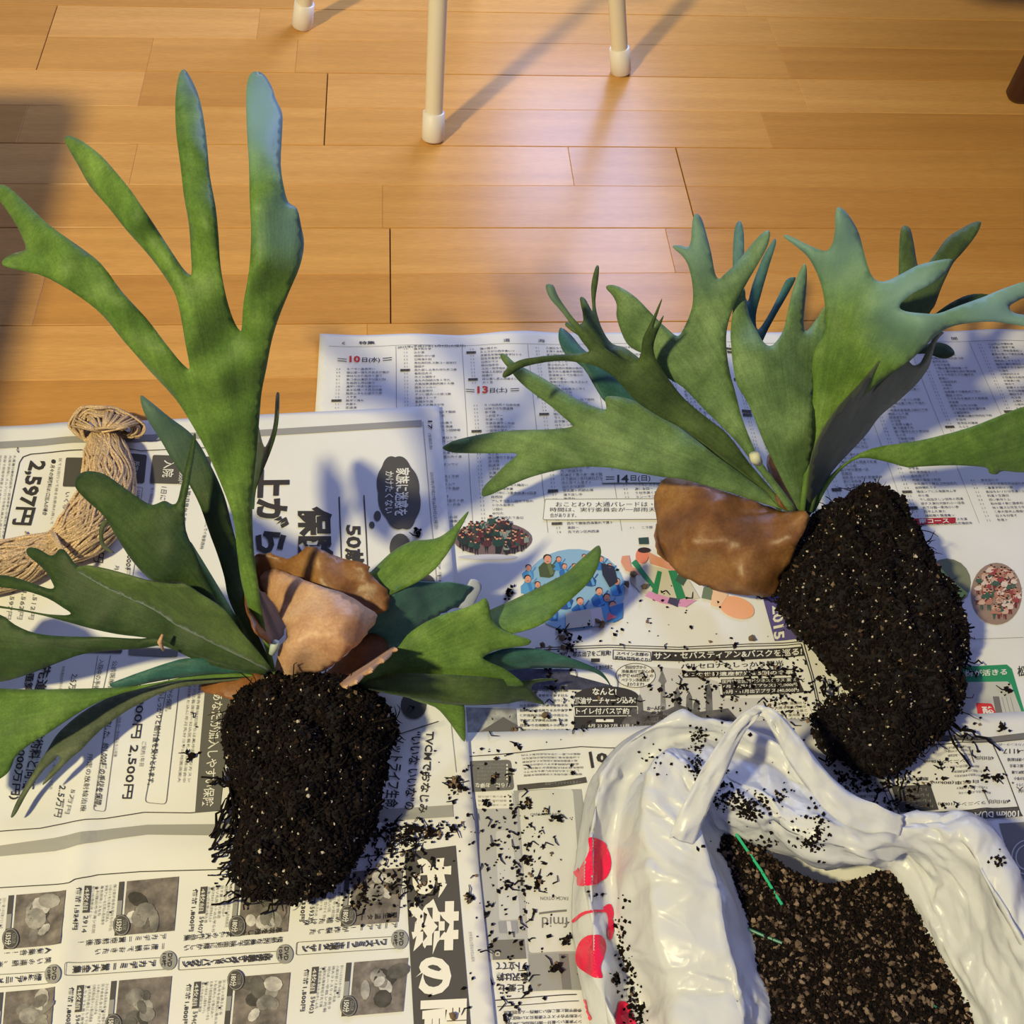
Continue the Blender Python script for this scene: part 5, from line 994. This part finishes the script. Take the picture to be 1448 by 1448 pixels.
# carrying handle: folded strap standing over the far rim
def strap(pts, w, name='handle'):
    c = catmull(pts, 8, False); vs = []; fs = []; ww = np.interp(np.linspace(0, 1, len(c)), np.linspace(0, 1, len(w)), w); hs_ = np.random.default_rng(3).normal(size=(len(c)//3+2, 7))*.0016
    for i, q in enumerate(c):
        t = c[min(i+1, len(c)-1)]-c[max(i-1, 0)]; t = t/np.linalg.norm(t)
        s_ = np.cross(t, -cf); s_ /= np.linalg.norm(s_)
        for k in range(7):
            u = (k-3)/3; tt = i/3-i//3; hh_ = hs_[i//3][k]*(1-tt)+hs_[i//3+1][k]*tt
            vs.append(q+s_*u*ww[i]/2+(-cf)*(hh_+.003*(1-abs(u))*(1 if k % 2 else .3)))
    for i in range(len(c)-1):
        for k in range(6): fs.append((i*7+k, i*7+k+1, (i+1)*7+k+1, (i+1)*7+k))
    mb = MB(); mb.add(vs, fs); o = local(mb.build(name, M_bag, None, True), BG); o.modifiers.new('t', 'SOLIDIFY').thickness = .0006; return o
strap([P(965, 1190, .088), P(980, 1150, .102), P(1010, 1090, .114), P(1042, 1034, .122), P(1066, 1008, .127), P(1080, 1006, .127), P(1100, 1024, .125), P(1128, 1066, .115), P(1158, 1106, .107), P(1190, 1138, .100), P(1230, 1158, .097), P(1275, 1168, .094)], [.018, .017, .015, .011, .007, .007, .012, .016, .017, .019, .022, .012])
# soil inside
def soil_in():
    ringp = np.array([q for q in catmull([P(*s[5][:2], s[5][2])[:2] for s in ST], 4)])
    vs, fs, d = fill(ringp, .007)
    def zz(x, y, dd): return .040+.010*min(dd/.05, 1)+.004*noise.noise(Vector((x*30, y*30, 1)))+.0015*noise.noise(Vector((x*120, y*120, 3)))
    z = np.array([zz(x, y, dd) for (x, y), dd in zip(vs, d)])
    mb = MB(); mb.add([(x, y, q) for (x, y), q in zip(vs, z)], flip(vs, fs))
    B2 = bvhtree.BVHTree.FromPolygons([Vector(v) for v in mb.v], mb.f)
    T = thing('potting_mix', 'dark potting mix flecked with tan grit inside the white bag', 'soil', (.27, .27, .03))
    o = local(mb.build('soil_surface', M_soil, None, True), T)
    lo = ringp.min(0); hi = ringp.max(0); g_ = MB(); pts_ = rng.uniform(lo, hi, (34000, 2)); pts_ = pts_[inside(ringp, pts_)]
    for x, y in pts_[:22000]:
        h = B2.ray_cast(Vector((x, y, 1)), Vector((0, 0, -1)))
        if h[0] is None: continue
        k = random.random(); r = random.uniform(.0007, .0021)
        if k < .80: col = soilcol()
        elif k < .945: b_ = random.uniform(.4, 1.3); col = (.06*b_, .038*b_, .028*b_)
        else: b_ = random.uniform(.5, 1.35); col = (.20*b_, .14*b_, .10*b_)
        crumb(g_, (x, y, h[0][2]+r*random.uniform(0, 1.1)), r*(1.25 if k > .96 else 1), col, k > .945)
    o = local(g_.build('soil_grains', M_grain), T); o['kind'] = 'stuff'
    return B2
SB = soil_in()
def on_soil(x, y, lift=.002):
    d = Vector(cf*FPX+cr*(x-724)-cu*(y-724)).normalized(); h = SB.ray_cast(Vector(CP), d)
    return (np.array(h[0]) if h[0] is not None else P(x, y, .045))+np.array([0, 0, lift])
def stick(pts, m, label, r=.0011):
    mb = MB(); w = [on_soil(*q) for q in pts]; mb.tube(w, r, 7); o = mb.build('plant_tie', m); o['label'] = label; o['category'] = 'plant tie'; o['group'] = 'green plastic ties on the soil'
stick([(1040, 1181), (1055, 1203), (1075, 1232), (1092, 1260), (1105, 1281)], M_stick, 'bright green plastic tie, longest one, lying on the potting mix')
stick([(1019, 1305), (1050, 1312), (1080, 1325), (1105, 1335)], M_stick2, 'dark green plastic tie lower down, running from the bag edge onto the soil')
stick([(1310, 1418), (1320, 1424), (1332, 1431)], M_stick2, 'short dim green tie fragment near the bottom edge of the potting mix', .0007)
# crumbs stuck on the bag
bc = MB()
for cx, cy, sx, sy, n in ((988, 1042, 8, 8, 40), (985, 1085, 7, 14, 45), (1010, 1115, 12, 14, 60), (1050, 1135, 18, 8, 110), (1060, 1150, 10, 6, 50), (1035, 1020, 20, 16, 16), (1105, 1125, 6, 6, 22), (1155, 1175, 8, 14, 60), (1145, 1192, 6, 3, 30), (1174, 1135, 5, 7, 22),
                          (1408, 1215, 6, 5, 18), (880, 1340, 6, 30, 60), (893, 1400, 5, 22, 70), (905, 1435, 6, 12, 50), (870, 1385, 3, 5, 25), (845, 1265, 8, 5, 5), (1120, 1160, 50, 30, 30), (920, 1070, 14, 18, 16), (1060, 1195, 30, 6, 40), (1270, 1420, 1, 1, 1)):
    for k in range(int(n*1.3)):
        h = hit(random.gauss(cx, sx), random.gauss(cy, sy), .0008)
        if h is not None:
            r = random.uniform(.0005, .0019); crumb(bc, h, r, soilcol())
o = bc.build('soil_on_bag', M_grain); o['kind'] = 'stuff'; o['label'] = 'soil crumbs stuck to the white plastic bag'; o['category'] = 'soil'

# ------------------------------------------------------------------ jute twine hank
TW = thing('twine_hank', 'hank of natural jute twine lying across the left newspaper corner', 'twine', (-.30, .70, .006))
def bundle(center, radii, n, rs=.0013, name='strands', twist=1.2, flat=.75):
    mb = MB(); c = catmull(center, 7, False); rad = np.interp(np.linspace(0, 1, len(c)), np.linspace(0, 1, len(radii)), radii)
    for k in range(n):
        a0 = random.uniform(0, 2*PI); rr = math.sqrt(random.uniform(.12, 1)); pl = []; ph = random.uniform(0, 6)
        for i, q in enumerate(c):
            t = c[min(i+1, len(c)-1)]-c[max(i-1, 0)]; t = t/np.linalg.norm(t); s_ = np.cross(t, (0, 0, 1.)); s_ /= np.linalg.norm(s_)+1e-9; up_ = np.cross(s_, t)
            a = a0+twist*i/len(c)+.15*math.sin(i*.5+ph); w_ = q+rad[i]*rr*(s_*math.cos(a)+up_*math.sin(a)*flat); w_[2] = max(w_[2], .0088); pl.append(w_)
        b_ = random.uniform(.7, 1.15); mb.tube(pl, rs*random.uniform(.8, 1.15), 5, (.60*b_, .43*b_, .27*b_), True)
    o = local(mb.build(name, M_twine, None, True), TW); o['kind'] = 'stuff'; return o
bundle([P(140, 614, .026), P(148, 635, .026), P(153, 665, .025), P(150, 700, .025), P(134, 732, .025), P(110, 757, .025), P(82, 774, .023), P(50, 785, .022), P(10, 798, .023), P(-50, 808, .024), P(-110, 812, .022)],
       [.008, .018, .022, .024, .026, .024, .016, .019, .023, .025, .026], 280)
def loops(n):
    mb = MB()
    for k in range(n):
        f = k/(n-1); out = random.uniform(.25, 1)
        a = np.array([150, 612]); lob = np.array([100+28*(1-out), 598+6*(1-out)]); top1 = np.array([116+16*(1-out), 577+14*(1-out)]); top2 = np.array([165, 578+16*(1-out)]); rt = np.array([203-22*(1-out), 600+4*(1-out)]); rb = np.array([196-16*(1-out), 618-6*(1-out)])
        z = .012+.022*random.random(); j = lambda: rng.normal(size=2)*1.6
        pts = [(*(a+j()), .028), (*(np.array([125, 622])+j()), .02), (*(np.array([106+16*(1-out), 612])+j()), z*.8), (*(lob+j()), z), (*(top1+j()), z+.006), (*(np.array([140, 577+18*(1-out)])+j()), z+.008), (*(top2+j()), z+.004), (*(rt+j()), z), (*(rb+j()), z*.8), (*(np.array([170, 612])+j()), .02), (*(a+j()), .028)]
        c = catmull([P(*q) for q in pts], 5, False); b_ = random.uniform(.7, 1.15)
        mb.tube([np.array([q[0], q[1], max(q[2], .0088)]) for q in c], .0011*random.uniform(.8, 1.15), 5, (.60*b_, .43*b_, .27*b_))
    for k in range(46):   # strands rising from the knot and fanning over the top of the loop
        f = random.random(); out = random.uniform(.75, 1); ang = PI*(.02+.96*f)
        tx, ty = 151-50*math.cos(ang)*out, 606-30*math.sin(ang)*out+2
        c = catmull([P(146+rng.normal()*3, 612, .036), P(146+(tx-146)*.55, 612+(ty-612)*.55, .043), P(tx, ty, .034), P(146+(tx-146)*1.06, 612+(ty-612)*1.04, .016)], 6, False)
        b_ = random.uniform(.7, 1.15); mb.tube([np.array([q[0], q[1], max(q[2], .0088)]) for q in c], .0011*random.uniform(.8, 1.15), 5, (.60*b_, .43*b_, .27*b_))
    o = local(mb.build('end_loop', M_twine, None, True), TW); o['kind'] = 'stuff'
loops(46)
for (ax, ay, bx, by, zt) in ((72, 752, 92, 795, .043), (128, 606, 172, 606, .044)):
    mb = MB()
    for k in range(3):
        o_ = k*2.2; c = catmull([P(ax-2+o_, ay, .010), P(ax+o_, ay+1, zt-.008), P((ax+bx)/2+o_, (ay+by)/2-1, zt+.001), P(bx+o_, by, zt-.008), P(bx+2+o_, by, .010)], 6, False)
        mb.tube(c, .0012, 5, (.58, .42, .26))
    local(mb.build('tie', M_twine, None, True), TW)
mb = MB(); c = catmull([P(60, 762, .03), P(30, 768, .03), P(8, 778, .02), P(-20, 790, .012)], 8, False); mb.tube(c, .001, 5, (.5, .36, .22))
c = catmull([P(88, 765, .02), P(60, 770, .016), P(42, 762, .012), P(36, 752, .010)], 6, False); mb.tube(c, .0009, 5, (.5, .36, .22))
local(mb.build('loose_end', M_twine, None, True), TW)

# ------------------------------------------------------------------ furniture
def seg(mb, a, b, ra, rb, n=20):
    ts = (0, .004, .25, .5, .75, .996, 1); mb.tube([a+(b-a)*t for t in ts], [ra+(rb-ra)*t for t in ts], n)
ST_ = thing('stool', 'cream metal stool, three of its tubular legs with rubber feet at the top edge', 'stool', (.075, 1.41, 0))
feet = [(P(427, 38), (-.07, .03)), (P(612, 198), (0, -.05)), (P(878, 103), (.04, -.01)), (np.array([.115, 1.61, 0]), (0, 0))]
ctr = np.array([.078, 1.41])
for f, _ in feet:
    f = np.array(f); top = np.array([ctr[0]+(f[0]-ctr[0])*.62, ctr[1]+(f[1]-ctr[1])*.62, .43]); d = (top-f)/np.linalg.norm(top-f)
    mb = MB(); seg(mb, f+d*.01, top, .0105, .0105); leg = local(mb.build('leg', M_white, None, True), ST_)
    for p_ in leg.data.polygons:
        if len(p_.vertices) > 4: p_.use_smooth = False
    mb = MB(); mb.tube([f+np.array([0, 0, .0004]), f+d*.002+np.array([0, 0, .0006]), f+d*.034, f+d*.0345], [.0115, .0132, .0128, .0112], 24)
    cap = mb.build('rubber_foot', M_cap, None, True); cap.parent = leg; cap.matrix_parent_inverse = leg.matrix_parent_inverse.inverted() @ Matrix.Translation(-Vector(ST_.location)) if False else Matrix.Identity(4)
mb = MB(); a = np.linspace(0, 2*PI, 40, endpoint=False)
for z, r in ((.43, .155), (.435, .165), (.455, .165), (.462, .155)): pass
vs = []; fs = []
prof_ = [(.0, .43), (.15, .43), (.165, .436), (.168, .448), (.160, .458), (.12, .463), (0, .464)]
for r, z in prof_:
    for t in a: vs.append((ctr[0]+r*math.cos(t), ctr[1]+r*math.sin(t), z))
for i in range(len(prof_)-1):
    for k in range(40): fs.append((i*40+k, i*40+(k+1) % 40, (i+1)*40+(k+1) % 40, (i+1)*40+k))
mb.add(vs, fs); local(mb.build('seat', M_cap, None, True), ST_)
mb = MB(); t = np.linspace(0, 2*PI, 33); mb.tube([(ctr[0]+.135*math.cos(q), ctr[1]+.135*math.sin(q), .30) for q in t], .006, 8); local(mb.build('ring_brace', M_white, None, True), ST_)

def slab(name, x0, x1, y0, y1, z0, z1, r, m, parent):
    out = []
    for cx, cy, a0 in ((x1-r, y1-r, 0), (x0+r, y1-r, PI/2), (x0+r, y0+r, PI), (x1-r, y0+r, 1.5*PI)):
        for k in range(9): a_ = a0+PI/2*k/8; out.append((cx+r*math.cos(a_), cy+r*math.sin(a_)))
    n = len(out); mb = MB(); b = .004
    c = np.mean(out, axis=0)
    def lv(z, s): return [(c[0]+(x-c[0])*(1-s/abs(x1-x0)*2), c[1]+(y-c[1])*(1-s/abs(y1-y0)*2), z) for x, y in out]
    L = [lv(z0, b), lv(z0+b, 0), lv(z1-b, 0), lv(z1, b)]
    fs = [tuple(range(n-1, -1, -1)), tuple(3*n+k for k in range(n))]
    for i in range(3):
        for k in range(n): fs.append((i*n+k, i*n+(k+1) % n, (i+1)*n+(k+1) % n, (i+1)*n+k))
    mb.add(sum(L, []), fs); return local(mb.build(name, m), parent)
TB = thing('low_table', 'dark wooden low table whose leg foot shows at the top right corner', 'table', (1.1, 1.6, 0))
f = P(1437, 140); d = np.array([.035, .0, .38])
mb = MB(); mb.tube([f+np.array([0, 0, .0005]), f+np.array([.0005, 0, .006]), f+d*.3, f+d], [.012, .0165, .0185, .026], 18); local(mb.build('leg', M_dwood, None, True), TB)
for q in ((1.75, 1.30), (.80, 2.05), (1.75, 2.05)):
    mb = MB(); q = np.array([*q, 0.]); mb.tube([q+np.array([0, 0, .0005]), q+np.array([0, 0, .006]), q+d*.3*np.array([1, 1, 1]), q+np.array([0, 0, .38])], [.012, .0165, .0185, .026], 14); local(mb.build('leg', M_dwood, None, True), TB)
slab('tabletop', .43, 1.85, 1.20, 2.15, .375, .405, .05, M_dwood, TB)
TL = thing('side_table', 'dark wooden table just outside the left edge that throws the dark shadow on the floor', 'table', (-.9, .8, 0))
slab('tabletop', -1.30, -.560, .02, .972, .385, .41, .035, M_dwood, TL)
for q in ((-1.2, .15), (-1.2, .90), (-.70, .90), (-.70, .15)):
    mb = MB(); q = np.array([*q, 0.]); mb.tube([q+np.array([0, 0, .0005]), q+np.array([0, 0, .39])], [.014, .02], 14); local(mb.build('leg', M_dwood, None, True), TL)

# ------------------------------------------------------------------ room beyond the frame
def wall(name, a, b):
    (x0, y0), (x1, y1) = a, b; mb = MB(); t = .1; d = np.array([x1-x0, y1-y0]); d = d/np.linalg.norm(d); n = np.array([-d[1], d[0]])*t
    v = [(x0, y0), (x1, y1), (x1+n[0], y1+n[1]), (x0+n[0], y0+n[1])]
    mb.add([(x, y, -.05) for x, y in v]+[(x, y, 2.4) for x, y in v], [(0, 1, 5, 4), (1, 2, 6, 5), (2, 3, 7, 6), (3, 0, 4, 7), (0, 3, 2, 1), (4, 5, 6, 7)])
    o = mb.build(name, M_wall); o['kind'] = 'structure'
M_wall = mat('cream_wall', (.62, .56, .46), .9)
wall('wall_left', (-4, -3), (-4, 5)); wall('wall_back', (-4, 5), (4, 5))
